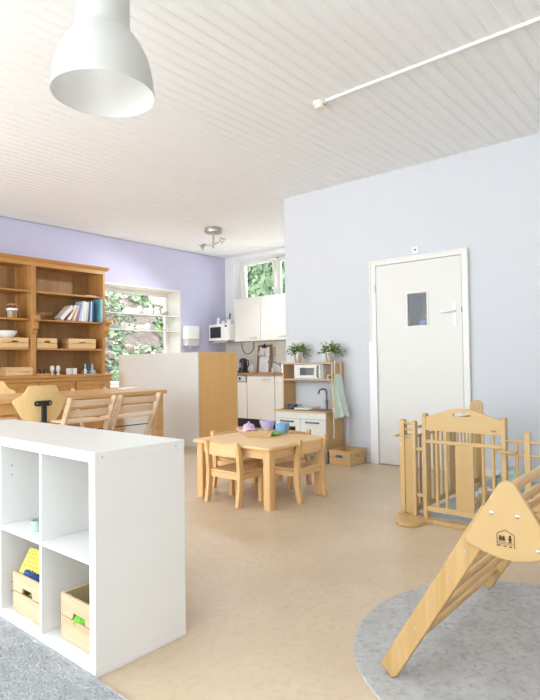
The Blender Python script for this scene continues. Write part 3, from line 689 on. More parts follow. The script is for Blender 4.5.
# side panel running back (+x)
SY = .615; X1 = 1.22
MB().box(.09, X1, SY-.012, SY+.012, .045, .085).build('side_rail', 'pen', pn, .003)
MB().cyl((.095, SY, .615), (X1, SY, .615), .010, seg=12).build('side_rail', 'pen', pn)
MB().cyl((.095, SY, .555), (X1, SY, .555), .010, seg=12).build('side_rail', 'pen', pn)
n = 15
for k in range(n):
    x = .14+(X1-.18)*k/(n-1)
    if k in (7, 8): MB().box(x-.03, x+.03, SY-.008, SY+.008, .085, .545).build('side_slat', 'pen', pn, .002)
    else: MB().cyl((x, SY, .085), (x, SY, .546), .0085, seg=12).build('side_spindle', 'pen', pn)
bp_ = post(X1, X1+.022, SY-.055, SY+.055, .735, 'back_post', 'x'); MB().lathe([(0, .003), (.03, .003), (.033, 0), (0, 0)], seg=28, mtx=Matrix.Translation((X1, SY+0, .675)) @ Matrix.Rotation(-PI/2, 4, 'Y')).build('cap_disc', 'pen', bp_)
# right-hand low wing
post(-.002, .026, -.142, -.108, .640, 'post', 'y', z0=.028)
for z in (.580, .500):
    MB().cyl((.012, -.004, z), (.012, -.108, z), .0085, seg=12).build('cross_rail', 'pen', pn)
    MB().cyl((.012, -.142, z), (.012, -.60, z), .0085, seg=12).build('cross_rail', 'pen', pn)
MB().cyl((.012, -.065, .028), (.012, -.065, .572), .0085, seg=12).build('spindle', 'pen', pn)
for k in range(6): MB().cyl((.012, -.21-.06*k, .028), (.012, -.21-.06*k, .572), .0085, seg=12).build('spindle', 'pen', pn)
post(-.002, .026, -.64, -.60, .648, 'post', 'y', z0=.028)
MB().prism(arc(-.028, .035, .02, 0, 180, 6)+arc(-.028, -.055, .02, 180, 360, 6), 'z', .512, .524).build('joining_plate', 'pen', pn, .003)
# play mat and toys inside
tag(MB().box(3.56, 5.05, .50, 1.70, .001, .026).build('play_mat', 'mat', None, .006), 'smooth blue-grey play mat inside the wooden playpen', 'mat')
for k in range(16):
    x = 4.12+random.uniform(-.20, .20); y = 1.475+.04*random.uniform(-1, 1)+(x-4.12)*.12; z = .027
    big = k % 3 == 0
    m = MB().lathe([(0, 0), (.017, 0), (.012, .03 if big else .02), (.009, .045), (.013, .055), (.016, .068), (.010, .082), (0, .086)], seg=14)
    if k in (5, 8, 11): m.cyl((-.02, 0, .03), (.02, 0, .03), .006)
    o = m.build('peg_figure', 'cream' if k % 4 == 1 else ('tan' if k % 2 else 'crate'), None, loc=(x, y, z)); 
    tag(o, 'small turned wooden toy figure in the cluster on the play mat', 'toy', 'wooden toys on the play mat')
bk = thing('soft_basket', 'pale green round basket with crumpled fabric at the back of the play mat', 'basket', (4.60, 1.39, .027))
bk.scale = (.85, .85, .85)
MB().lathe([(0, 0), (.12, 0), (.155, .05), (.165, .13), (.158, .13), (.148, .05), (.115, .008), (0, .008)], seg=32).build('basket_body', 'sage', bk)
m = MB(); bmesh.ops.create_icosphere(m.bm, subdivisions=3, radius=.13)
for v in m.bm.verts: v.co *= 1+.5*noise.noise(v.co*16); v.co.z = v.co.z*.65+.13; 
m.build('crumpled_fabric', 'sage', bk, smooth=60)

# ------------------------------------------------------------------ toddler table and chairs
tb = thing('toddler_table', 'low beech nursery table with chamfered corners and square legs', 'table', (3.40, 3.005, 0))
MB().prism(rrect(-.385, .375, -.43, .405, .045, 4), 'z', .440, .462).build('table_top', 'beech', tb, .003)
for (x, y) in ((-.315, .345), (-.315, -.365), (.315, -.365), (.315, .345)):
    MB().prism(rrect(x-.032, x+.032, y-.032, y+.032, .006, 3), 'z', 0, .439).build('leg', 'beech_z', tb, .002)
for q in (-.380, .340): MB().box(-.283, .283, q, q+.02, .365, .439).build('apron_rail', 'beech', tb, .002)
for q in (-.33, .31): MB().box(q, q+.02, -.333, .313, .365, .439).build('apron_rail', 'beech_y', tb, .002)
def toddler_chair():
    t = thing('toddler_chair', '', 'chair')
    # seat faces +x, back at x=0; width along y
    rear = [(-.040, 0), (.002, 0), (.024, .14), (.030, .24), (.020, .36), (-.008, .470), (-.022, .486), (-.042, .478), (-.024, .36), (-.016, .24), (-.020, .14)]
    for s in (-1, 1):
        MB().prism(rear, 'y', s*.165-.017, s*.165+.017).build('leg', 'beech_z', t, .004)
        MB().prism(rrect(.228, .266, s*.160-.018, s*.160+.018, .006, 3), 'z', 0, .235).build('leg', 'beech_z', t, .002)
        MB().box(.03, .232, s*.16-.010, s*.16+.010, .195, .235).build('seat_rail', 'beech', t, .002)
    for q in (.002, .238): MB().box(q, q+.018, -.142, .142, .195, .235).build('seat_rail', 'beech_y', t, .002)
    seat = [(-.002, -.150), (.0, .150), (.255, .175), (.285, .150), (.29, 0), (.285, -.150), (.255, -.175)]
    MB().prism(seat, 'z', .236, .254).build('seat', 'beech', t, .005)
    # curved backrest
    m = MB(); n = 10; pts = []
    for sgn in (0, 1):
        row = [(-.012-.022*math.sin(PI*i/n)+sgn*.015, -.155+.31*i/n) for i in range(n+1)]; pts += row if sgn == 0 else row[::-1]
    MB().prism(pts, 'z', .365, .460).build('backrest', 'beech_y', t, .004)
    return t
tc1 = toddler_chair(); tc1.location = (3.01, 3.03, 0); tc1['label'] = 'beech toddler chair showing its back at the near left side of the low table'; tc1['group'] = 'toddler chairs around the low table'
G = 'toddler chairs around the low table'
dup(tc1, (3.54, 2.60, 0), PI/2, 'beech toddler chair tucked under the right end of the low table', G)
dup(tc1, (3.535, 3.50, 0), -PI/2, 'beech toddler chair behind the left rear side of the low table', G)
dup(tc1, (3.93, 3.08, 0), PI, 'beech toddler chair at the far side of the low table toward the play kitchen', G)
# toys on the table
z0 = .463
tp = thing('toy_teapot', 'pink toy teapot with a lilac lid on the low table', 'toy', (3.52, 3.235, z0))
MB().lathe([(0, 0), (.045, 0), (.062, .022), (.062, .04), (.050, .058), (0, .060)], seg=28).tube([(-.045, .03, .02), (-.075, .045, .04), (-.088, .055, .062)], [.014, .010, .008]).build('pot_body', 'pink', tp)
MB().lathe([(.052, .059), (.046, .078), (.022, .090), (.008, .094), (.012, .106), (0, .110)], seg=28).build('lid', 'lilac', tp)
bo = tag(MB().lathe([(0, 0), (.032, 0), (.058, .06), (.062, .078), (.058, .078), (.052, .058), (.028, .006), (0, .006)], seg=28, mtx=Matrix.Diagonal((1.12, 1.12, 1.4, 1))).build('toy_bowl', 'lilac', None, loc=(3.665, 3.15, z0)), 'lilac toy bowl on the low table behind the paper tray', 'bowl')
for k, (x, y, zz, l) in enumerate(((3.70, 3.03, 0, 'sky blue toy cup standing on the low table'), (3.79, 3.06, 0, 'second sky blue toy cup partly behind the first on the low table'))):
    cu = thing('toy_cup', l, 'cup', (x, y, z0), 0)
    MB().lathe([(0, 0), (.030, 0), (.044, .035), (.045, .082), (.042, .082), (.040, .03), (.026, .006), (0, .006)], seg=24).build('cup_body', 'skyblue', cu)
    MB().tube([(.04, 0, .02), (.063, 0, .03), (.063, 0, .055), (.044, 0, .065)], .005).build('cup_handle', 'skyblue', cu)
gs = tag(MB().lathe([(0, 0), (.035, 0), (.052, .012), (.050, .030), (.044, .030), (.044, .014), (0, .008)], seg=24).build('toy_saucer', 'green', None, loc=(3.585, 3.00, z0)), 'green toy dish between the paper tray and the blue cups', 'dish')
tr = thing('paper_tray', 'brown kraft paper tray of toy food at the front of the toys', 'tray', (3.44, 3.05, z0), math.radians(126))
MB().prism([(-.10, 0), (.10, 0), (.112, .048), (-.112, .048)], 'y', -.034, -.031).prism([(-.10, 0), (.10, 0), (.112, .048), (-.112, .048)], 'y', .031, .034).box(-.10, .10, -.031, .031, 0, .003).prism([(-.100, 0), (-.097, 0), (-.109, .048), (-.112, .048)], 'y', -.031, .031).prism([(.100, 0), (.097, 0), (.109, .048), (.112, .048)], 'y', -.031, .031).build('tray_body', 'basket', tr)
for k, (u, mt, nm) in enumerate(((-.065, 'yellow', 'yellow'), (-.02, 'orange', 'orange'), (.035, 'purpleb', 'purple'), (.08, 'brownbag', 'dark brown'))):
    wx = 3.44+u*math.cos(math.radians(126)); wy = 3.05+u*math.sin(math.radians(126))
    tag(MB().ball((0, 0, 0), .022, (1, .9, .85), 14).build('toy_food', mt, None, loc=(wx, wy, z0+.038)), nm+' piece of toy food in the brown paper tray', 'toy food')

# ------------------------------------------------------------------ screen partition
pt = thing('room_partition', 'room divider with a white long face and a plywood end with rounded corner', 'partition', (4.86, 5.35, 0))
MB().box(0, .020, .0, 1.74, 0, 1.225).build('white_panel', 'cab', pt, .002)
poly = [(.020, 0), (.74, 0), (.74, 1.165)]+arc(.68, 1.165, .06, 0, 90, 8)[1:]+[(.020, 1.225)]
MB().prism(poly, 'y', 0, .020).build('plywood_panel', 'ply', pt, .002)

# ------------------------------------------------------------------ bookcase
bc = thing('pine_bookcase', 'tall honey pine dresser bookcase against the lavender wall', 'bookcase', (4.585, 7.365, 0))
# local x: 0 = right outer face, negative to the left ; y: 0 at wall, negative to the front
Wb = 2.16; D = .345; CZ = .95
def Bx(x0, x1, y0, y1, z0, z1, name, mat='pine', bev=.002): return MB().box(x0, x1, y0, y1, z0, z1).build(name, mat, bc, bev)
Bx(-Wb, -.0, -.012, .0, CZ, 2.44, 'back_panel', 'planks', 0)
Bx(-.035, 0, -D, -.012, CZ, 2.44, 'side_panel'); Bx(-Wb, -Wb+.035, -D, -.012, CZ, 2.44, 'side_panel'); Bx(-1.10, -1.035, -D, -.012, CZ, 2.44, 'center_post')
Bx(-.06, -.035, -.045, -.012, CZ, 2.44, 'back_post'); Bx(-1.16, -1.10, -.03, -.012, CZ, 2.44, 'back_post')
Bx(-Wb, 0, -D, -.0, 2.40, 2.44, 'top_panel', 'pine_x')
MB().prism([(-D-.055, 2.485), (.0, 2.485), (.0, 2.44), (-D-.005, 2.44), (-D-.012, 2.445), (-D-.035, 2.46)], 'x', -Wb-.04, .045).build('cornice', 'pine_x', bc, .003)
MB().box(-Wb, 0, -D-.006, -D, 2.385, 2.44).build('head_rail', 'pine_x', bc, .002)
for i, z in enumerate((2.06, 1.69, 1.305)):
    for (a, b) in ((-1.035, -.035), (-Wb+.035, -1.10)): Bx(a, b, -D+.008, -.012, z-.022, z, 'shelf_board', 'pine_x', .003)
# carved corbels at the stiles below the middle shelf
for x in (0.0, -1.067):
    pf_ = [(-D-.0005, 1.745), (-D-.050, 1.745), (-D-.085, 1.725), (-D-.092, 1.69), (-D-.075, 1.66), (-D-.050, 1.645), (-D-.042, 1.61), (-D-.052, 1.58), (-D-.045, 1.555), (-D-.022, 1.545), (-D-.018, 1.50), (-D-.0005, 1.48)]
    MB().prism(pf_, 'x', x-.042, x+.042).build('corbel', 'pine', bc, .006)
# base cabinet
Bx(-Wb-.03, .035, -.485, .0, CZ-.038, CZ, 'counter_board', 'pine_x', .008)
Bx(-Wb, .005, -.46, .0, .07, CZ-.038, 'base_body', 'pine_x'); MB().box(-Wb+.01, -.005, -.44, -.0, 0, .07).build('plinth', 'pine_x', bc)
Bx(-Wb, .005, -.472, -.46, CZ-.085, CZ-.038, 'front_rail', 'pine_x', .003)
for k in range(4):
    a = -.03-.53*k; f = MB()
    f.box(a-.50, a, -.475, -.46, .80, .855)
    f.box(a-.50, a-.43, -.475, -.46, .12, .80); f.box(a-.07, a, -.475, -.46, .12, .80); f.box(a-.43, a-.07, -.475, -.46, .12, .18)
    f = f.build('cabinet_door', 'pine_x', bc, .003); MB().box(a-.43, a-.07, -.468, -.46, .18, .80).build('door_panel', 'pine', f)
BX, BY = 4.585, 7.365
sy = 7.12
# books leaning to the right
books = [('cream', .030, .245, 42, 'large white picture book leaning far over at the left end of the book row'), ('maroon', .008, .21, 38, 'thin red book squeezed beside the leaning white book'), ('cream', .026, .235, 30, 'thick cream book with a yellowish top leaning in the row'),
         ('ochre', .010, .215, 24, 'narrow yellow-green book near the middle of the row'), ('paper', .012, .235, 20, 'thin white book right of the yellow-green one'), ('rust', .010, .235, 17, 'thin rust-coloured book in the middle of the row'), ('purpleb', .012, .24, 15, 'purple spined book left of the tall white ones'),
         ('lightblue', .016, .285, 12, 'light blue book rising above its neighbours'), ('paper', .024, .285, 10, 'thick bright white book in the right half of the row'), ('cream', .018, .275, 8, 'off-white book right of the thick white one'), ('sage', .012, .28, 6, 'grey-green book near the right end of the row'), ('navy', .018, .29, 4, 'navy blue book second from the right end'), ('paper', .010, .29, 3, 'thin white book between two blue books'), ('navy', .014, .285, 2, 'dark blue book just left of the big turquoise one')]
x = 3.895
for i, (mt, w, hh, deg, lab) in enumerate(books):
    w *= 1.65
    a = math.radians(deg); o = thing('book', lab, 'book', (x, 7.12, 1.6905), 0, 'books on the middle shelf')
    rot = Matrix.Rotation(a, 4, 'Y')
    m = MB().box(0, .0015, -.088, .088, 0, hh).box(w-.0015, w, -.088, .088, 0, hh).box(0.0015, w-.0015, -.088, -.0865, 0, hh)
    lift = math.sin(a)*w
    c_ = m.build('book_cover', mt, o); c_.matrix_local = Matrix.Translation((0, 0, lift)) @ rot
    pg = MB().box(.0015, w-.0015, -.0865, .084, .003, hh-.003).build('pages', 'paper', o); pg.matrix_local = Matrix.Translation((0, 0, lift)) @ rot
    nxt = books[i+1][3] if i+1 < len(books) else 0
    x += w/max(.35, math.cos(a)) + .004 + (math.sin(a)-math.sin(math.radians(nxt)))*hh*.35
o = thing('book', 'big turquoise book standing upright at the right end of the row', 'book', (4.515, 7.12, 1.6905), 0, 'books on the middle shelf')
MB().box(0, .03, -.10, -.0985, 0, .335).box(0, .0015, -.0985, .10, 0, .335).box(.0285, .03, -.0985, .10, 0, .335).build('book_cover', 'teal', o); MB().box(.0015, .0285, -.0985, .097, .003, .331).build('pages', 'paper', o)
tag(MB().box(-.09, .09, -.06, .06, 0, .006).box(-.08, .085, -.055, .055, .006, .012).build('paper_stack', 'cream', None, loc=(4.40, 7.13, 2.0605)), 'flat pale papers lying on the top shelf of the bookcase', 'papers')
# crates on the lower shelf
G2 = 'small crates in the bookcase'
crate('shelf_crate', 'small pine crate with a white bowl above it in the left bay of the bookcase', .36, .24, .135, (3.28, 7.16, 1.3055), ('crate', 'crate_d'), 0, G2)
crate('shelf_crate', 'small pine crate with a bit of green at the left of the right bookcase bay', .285, .24, .135, (3.71, 7.16, 1.3055), ('crate', 'crate_d'), 0, G2)
crate('shelf_crate', 'small pine crate alone at the right of the right bookcase bay', .40, .24, .14, (4.235, 7.15, 1.3055), ('crate', 'crate_d'), math.radians(-4), G2)
m = MB(); bmesh.ops.create_icosphere(m.bm, subdivisions=2, radius=.05)
for v in m.bm.verts: v.co.z *= .4; v.co *= 1+.3*noise.noise(v.co*20)
tag(m.build('green_cloth', 'green', None, loc=(3.73, 7.16, 1.424)), 'bit of green fabric showing above the crate left in the right bay', 'cloth')
crate('flat_wooden_box', 'flat slatted wooden box on the counter of the left bookcase bay', .34, .22, .095, (3.315, 7.09, .9505), ('crate', 'crate_d'), 0, None, 2, 'none')
tag(MB().box(-.155, .155, -.09, .09, 0, .014).build('box_lid', 'crate', None, .002, loc=(3.32, 7.09, 1.0465)), 'thin board lid lying on top of the flat wooden box', 'lid')
bw = tag(MB().lathe([(0, 0), (.07, 0), (.11, .035), (.125, .085), (.118, .085), (.105, .04), (.065, .008), (0, .008)], seg=32).build('white_bowl', 'white', None, loc=(3.215, 7.13, 1.441)), 'white bowl standing on the crate in the left bookcase bay', 'bowl')
jar = thing('storage_jar', 'swing-top glass jar with pale contents on the middle shelf of the left bay', 'jar', (3.27, 7.10, 1.6905))
MB().lathe([(0, 0), (.062, 0), (.068, .01), (.068, .13), (.050, .155), (.048, .165)], seg=28).build('glass_body', 'clear', jar)
MB().lathe([(0, .003), (.060, .003), (.062, .085), (.05, .095), (0, .10)], seg=24).build('contents', 'tan', jar)
MB().lathe([(.050, .166), (.052, .175), (.05, .182), (0, .190)], seg=28).build('jar_lid', 'rust', jar)
MB().tube([(.052, 0, .17), (.070, 0, .155), (.072, 0, .10)], .003).tube([(-.052, 0, .17), (-.068, 0, .16)], .003).build('clasp', 'steel', jar)
MB().prism([(.0688*math.cos(t), .0688*math.sin(t)) for t in [2*PI*i/28 for i in range(28)]], 'z', .095, .125).build('jar_label', 'paper', jar)
# small things on the counter
rk = thing('cup_rack', 'low wooden rack of small clear glasses on the dresser counter', 'rack', (3.66, 7.09, .9505))
MB().box(-.10, .11, -.05, .05, 0, .018).build('rack_board', 'crate', rk, .002)
for k in range(3):
    tag(MB().lathe([(0, 0), (.022, 0), (.026, .06), (.024, .06), (.020, .004), (0, .004)], seg=18).build('small_glass', 'clear', None, loc=(3.60+.058*k, 7.09, .9690)), 'small clear glass standing on the low wooden rack', 'glass', 'glasses on the rack')
for k, lab in enumerate(('left of the two pale turned egg cups on the dresser counter', 'right of the two pale turned egg cups on the dresser counter')):
    tag(MB().lathe([(0, 0), (.024, 0), (.022, .008), (.008, .022), (.010, .036), (.026, .055), (.029, .09), (.022, .12), (0, .125)], seg=22).build('egg_cup', 'cream', None, loc=(3.80+.086*k, 7.08, .9505)), lab, 'cup', 'turned cups on the dresser')
for k, lab in enumerate(('left of the two plain cream beakers on the dresser counter', 'right of the two plain cream beakers on the dresser counter')):
    tag(MB().lathe([(0, 0), (.034, 0), (.037, .01), (.037, .085), (.034, .085), (.033, .012), (0, .008)], seg=24).build('cream_beaker', 'cream', None, loc=(4.045+.080*k, 7.08, .9505)), lab, 'cup', 'cream beakers on the dresser')
ty = tag(MB().prism(rrect(-.115, .115, -.07, .07, .02), 'z', 0, .006).tube([(math.cos(t)*.115*.98, math.sin(t)*.07*.98, .035) for t in [2*PI*i/24 for i in range(25)]], .003).tube([(.112, 0, .005), (.113, 0, .035)], .003).tube([(-.112, 0, .005), (-.113, 0, .035)], .003).build('wire_tray', 'steel', None, loc=(4.36, 7.08, .9505)), 'low metal tray holding little bottles at the right end of the counter', 'tray')
for k, (dx, dy, mt, lab) in enumerate(((-.055, 0, 'skyblue', 'light blue capped little bottle at the left of the metal tray'), (.0, .03, 'navy', 'dark blue little bottle in the middle of the metal tray'), (.05, -.01, 'skyblue', 'blue little bottle at the right of the metal tray'))):
    bt = thing('little_bottle', lab, 'bottle', (4.35+dx, 7.08+dy, .957))
    MB().lathe([(0, 0), (.022, 0), (.022, .05), (.012, .07), (0, .072)], seg=18).build('bottle_body', 'cream' if k == 0 else mt, bt); MB().lathe([(.014, .068), (.013, .11), (.006, .14), (0, .142)], seg=14).build('bottle_cap', mt, bt)
tag(MB().lathe([(0, 0), (.024, 0), (.028, .05), (.025, .05), (.020, .005), (0, .005)], seg=18).build('small_pot', 'tan', None, loc=(4.435, 7.08, .957)), 'small brown pot at the right edge of the metal tray', 'pot')

# ------------------------------------------------------------------ long table
lt = thing('long_table', 'long oak-coloured dining table standing before the bookcase', 'table', (4.03, 4.95, 0))
MB().box(-2.6, 0, 0, .92, .742, .785).build('table_top', 'oak_x', lt, .004)
for q in (.06, .84): MB().box(-2.46, -.13, q, q+.02, .64, .742).build('apron_rail', 'oak_x', lt, .002)
for x in (-2.56, -.13):
    for q in (.03, .79): MB().box(x, x+.10, q, q+.10, 0, .742).build('leg', 'oak_x', lt, .004)
    MB().box(x+.03, x+.07, .13, .79, .64, .742).build('apron_rail', 'oak_x', lt, .002)
tag(MB().box(-.11, .11, -.06, .06, 0, .035).build('white_box', 'white', None, .004, loc=(2.98, 5.70, .786)), 'flat white box lying near the left of the long table', 'box')
cl = thing('white_napkin_tray', 'low white dish at the right end of the long table', 'dish', (3.90, 5.50, .786))
MB().prism(rrect(-.10, .10, -.08, .08, .03), 'z', 0, .018).build('dish_body', 'white', cl, .004)
# ------------------------------------------------------------------ adjustable high chairs
def high_chair():
    t = thing('wooden_high_chair', '', 'chair')
    # sitter faces +y, top of backrest at y=0, width along x
    W2 = .225
    for s in (-1, 1):
        x0, x1 = (s*W2-.011, s*W2+.011)
        up_ = [(.385, .0), (.455, .0), (.062, .770), (.045, .79), (.020, .79), (-.008, .772)]
        u = MB().prism(up_, 'x', x0, x1).build('upright', 'raw', t, .004)
        MB().box(x0, x1, -.10, .384, 0, .035).build('floor_runner', 'raw_x', t, .004)
    def slat(z0, z1, dy, nm):
        n = 10; p = []
        for sgn in (0, 1):
            row = [(-W2+.011+(2*W2-.022)*i/n, dy-.030*math.sin(PI*i/n)+sgn*.014) for i in range(n+1)]; p += row if sgn == 0 else row[::-1]
        MB().prism(p, 'z', z0, z1).build(nm, 'raw_x', t, .003)
    slat(.705, .762, .062, 'backrest'); slat(.610, .672, .110, 'backrest')
    MB().prism(rrect(-W2+.0112, W2-.0112, -.0, .30, .02), 'z', .555, .572, Matrix.Translation((0, .10, 0))).build('seat', 'raw_x', t, .003)
    MB().prism(rrect(-W2+.0112, W2-.0112, .10, .42, .02), 'z', .28, .297, Matrix.Translation((0, .10, 0))).build('foot_plate', 'raw_x', t, .003)
    MB().cyl((-W2+.01, .20, .47), (W2-.01, .20, .47), .005, seg=10).build('metal_rod', 'black', t); MB().cyl((-W2+.01, .335, .22), (W2-.01, .335, .22), .005, seg=10).build('metal_rod', 'black', t)
    MB().box(-W2+.011, W2-.011, .36, .38, .06, .10).build('cross_bar', 'raw_x', t, .003)
    for s in (-1, 1):
        for z in (.64, .73): MB().cyl((s*W2+s*.0105, .05+(.73-z)*.5, z), (s*W2+s*.013, .05+(.73-z)*.5, z), .004, seg=10).build('bolt', 'black', t)
    return t
G3 = 'wooden high chairs at the long table'
hc = high_chair(); hc.location = (2.785, 4.44, 0); hc['label'] = 'pale high chair between the blond shell chair and another high chair'; hc['group'] = G3
dup(hc, (3.305, 4.44, 0), 0, 'pale high chair nearest the right end of the long table', G3)
dup(hc, (3.86, 6.30, 0), PI, 'pale high chair on the far side of the long table near the divider', G3)
# ------------------------------------------------------------------ shell chairs with a black back bracket
def shell_chair():
    t = thing('shell_chair', '', 'chair')
    out = [(-.13, -.14), (-.165, -.10), (-.225, .015), (-.228, .035), (-.215, .05), (-.165, .075), (-.145, .10), (-.130, .135), (-.110, .150), (0, .155), (.110, .150), (.130, .135), (.145, .10), (.165, .075), (.215, .05), (.228, .035), (.225, .015), (.165, -.10), (.13, -.14), (0, -.145)]
    bm = bmesh.new(); nU = 24; nV = 16; rows = []
    import bisect
    def halfw(z):
        right = [(p[1], p[0]) for p in out if p[0] >= 0]; best = 0
        for (z0_, x0_), (z1_, x1_) in zip(right, right[1:]):
            if min(z0_, z1_)-1e-6 <= z <= max(z0_, z1_)+1e-6 and z0_ != z1_: best = max(best, x0_+(x1_-x0_)*(z-z0_)/(z1_-z0_))
        return max(best, .06)
    zl = [-.143+.298*j/nV for j in range(nV+1)]
    for side in (0, 1):
        R = []
        for z in zl:
            hw = halfw(min(max(z, -.139), .149)); R.append([bm.verts.new((hw*(2*i/nU-1), -.45*(0)+ .9*(hw*(2*i/nU-1))**2+side*.012-.10*(z), z+.755)) for i in range(nU+1)])
        rows.append(R)
    for side in (0, 1):
        for j in range(nV):
            for i in range(nU): bm.faces.new((rows[side][j][i], rows[side][j][i+1], rows[side][j+1][i+1], rows[side][j+1][i]))
    for j in range(nV):
        for i in (0, nU): bm.faces.new((rows[0][j][i], rows[0][j+1][i], rows[1][j+1][i], rows[1][j][i]))
    for i in range(nU):
        for j in (0, nV): bm.faces.new((rows[0][j][i], rows[0][j][i+1], rows[1][j][i+1], rows[1][j][i]))
    mb = MB(); mb.bm.free(); mb.bm = bm; mb.build('backrest', 'ash', t, smooth=40)
    st = MB().box(-.022, .022, -.030, -.012, .50, .76).prism([(x, z) for x, z in arc(.055, .762, .022, -90, 90, 8)+arc(-.055, .762, .022, 90, 270, 8)], 'y', -.014, .0)
    st = st.build('back_bracket', 'black', t, .004)
    for s in (-1, 1): MB().cyl((s*.055, -.0165, .762), (s*.055, -.0135, .762), .006, seg=12).build('bolt', 'chrome', st)
    MB().prism(rrect(-.20, .20, -.0, .38, .08), 'z', .50, .515).build('seat', 'ash', t, .004)
    MB().box(-.03, .03, -.026, .25, .482, .499).cyl((0, .19, .10), (0, .19, .485), .022).build('column', 'black', t)
    for k in range(5):
        a = 2*PI*k/5+.3; MB().tube([(0, .19, .09), (.24*math.cos(a), .19+.24*math.sin(a), .03)], [.02, .014]).ball((.24*math.cos(a), .19+.24*math.sin(a), .0225), .022, seg=12).build('leg', 'black', t)
    return t
G4 = 'blond shell chairs at the long table'
sc = shell_chair(); sc.location = (2.29, 4.42, 0); sc['label'] = 'blond plywood shell chair seen from behind with a black back bracket'; sc['group'] = G4
dup(sc, (2.62, 6.15, 0), PI, 'blond plywood shell chair cut by the left frame edge across the table', G4)

# ------------------------------------------------------------------ window sill toys
def blob(name, label, mat, parts, loc, cat='soft toy'):
    m = MB()
    for c, r, s in parts: m.ball(c, r, s, 16)
    return tag(m.build(name, mat, None, loc=loc), label, cat)
blob('plush_animal', 'long white plush animal lying on the upper window shelf', 'plush', [((0, 0, .05), .05, (3.0, 1, 1)), ((.15, 0, .085), .045, (1, 1, 1)), ((-.14, 0, .03), .03, (1.6, 1, 1)), ((.17, .0, .13), .018, (.6, .6, 1.4))], (5.42, 7.53, 1.897))
blob('plush_animal', 'rounded white plush animal beside the brown-capped one on the upper window shelf', 'plush', [((0, 0, .055), .055, (1.7, 1, 1)), ((.06, 0, .11), .04, (1, 1, 1))], (5.74, 7.53, 1.897))
pa = thing('plush_doll', 'white plush doll with a brown cap on the upper window shelf', 'soft toy', (5.93, 7.53, 1.897))
MB().ball((0, 0, .05), .05, (1.2, 1, 1)).ball((.0, 0, .13), .045).build('doll_body', 'plush', pa); MB().ball((.005, 0, .165), .040, (1.1, 1, .7)).build('doll_cap', 'rust', pa)
blob('plush_toy', 'mauve plush lump at the right end of the upper window shelf', 'mauve', [((0, 0, .045), .045, (1.5, 1, 1)), ((.03, 0, .08), .03, (1, 1, 1))], (6.10, 7.53, 1.897))
hb = thing('little_house_box', 'small cream box with a dark hole on the lower window shelf', 'box', (5.33, 7.53, 1.637)); MB().box(-.085, .085, -.05, .05, 0, .11).build('box_body', 'cream', hb, .004); MB().cyl((.0, -.0515, .075), (.0, -.049, .075), .016).build('hole', 'dark', hb)
blob('toy_boat', 'long white toy lying in the middle of the lower window shelf', 'plush', [((0, 0, .045), .045, (3.4, 1, 1)), ((.10, 0, .085), .04, (1.2, 1, .8))], (5.64, 7.53, 1.637), 'toy')
tbw = thing('tan_toy_animal', 'tan toy animal in a blue dish at the left of the lower window shelf', 'toy', (5.10, 7.53, 1.637)); MB().lathe([(0, 0), (.06, 0), (.10, .05), (.094, .05), (.055, .006), (0, .006)], seg=24).build('blue_dish', 'lightblue', tbw); MB().ball((0, 0, .09), .05, (1, .9, 1.1)).ball((-.02, -.01, .155), .032).build('animal_body', 'tan', tbw)
blob('green_toy', 'small green and pink toy at the right of the lower window shelf', 'lime', [((0, 0, .03), .03, (1.4, 1, 1)), ((-.01, 0, .06), .022, (1, 1, 1))], (5.99, 7.53, 1.637), 'toy')
blob('pink_toy', 'small pinkish toy beside the green one on the lower window shelf', 'pink', [((0, 0, .026), .026, (1.4, 1, 1))], (6.09, 7.53, 1.637), 'toy')

# ------------------------------------------------------------------ soap / towel dispenser
dp = thing('towel_dispenser', 'white rounded towel dispenser on the lavender wall', 'dispenser', (6.50, 7.38, 0))
MB().prism(rrect(-.165, .165, -.13, -.001, .05), 'z', 1.50, 1.735).build('dispenser_cover', 'white', dp, .015)
MB().prism(rrect(-.163, .163, -.128, -.001, .05), 'z', 1.385, 1.498).build('lower_window', 'lightgrey', dp, .008)
MB().prism(rrect(-.05, .05, -.10, -.03, .02), 'z', 1.35, 1.385).build('outlet', 'lightblue', dp, .003)

# ------------------------------------------------------------------ kitchen
uc_l = ['white upper kitchen cabinet beside the microwave', 'white upper kitchen cabinet above the sink', 'white upper kitchen cabinet partly behind the wall corner']
for k, (a, b) in enumerate(((6.205, 6.815), (5.59, 6.20), (4.98, 5.585))):
    t = thing('wall_cabinet', uc_l[k], 'cabinet', (7.09, a, 1.455), 0, 'upper kitchen cabinets')
    MB().box(.0, .310, 0, b-a, 0, .75).build('cabinet_body', 'cab', t, .001)
    dr = MB().box(-.020, -.001, .002, b-a-.002, 0, .75).build('cabinet_door', 'cab', t, .002)
    hy = .08 if k == 0 else .06
    MB().tube([(-.020, hy, .055), (-.045, hy, .055), (-.045, hy+.13, .055), (-.020, hy+.13, .055)], .006).build('door_handle', 'steel', dr)
wt = tag(MB().box(6.80, 7.405, 4.2, 7.0, .875, .912).build('worktop', 'walnut_y', None, .003), 'brown wooden kitchen worktop along the wall', 'worktop')
units = [('dishwasher', 6.305, 6.90, 'white dishwasher with a grey control strip below the worktop'), ('sink_cabinet', 5.70, 6.295, 'white single-door base cabinet below the clipboard'), ('drawer_cabinet', 5.10, 5.69, 'white base cabinet with three drawers beside the play kitchen')]
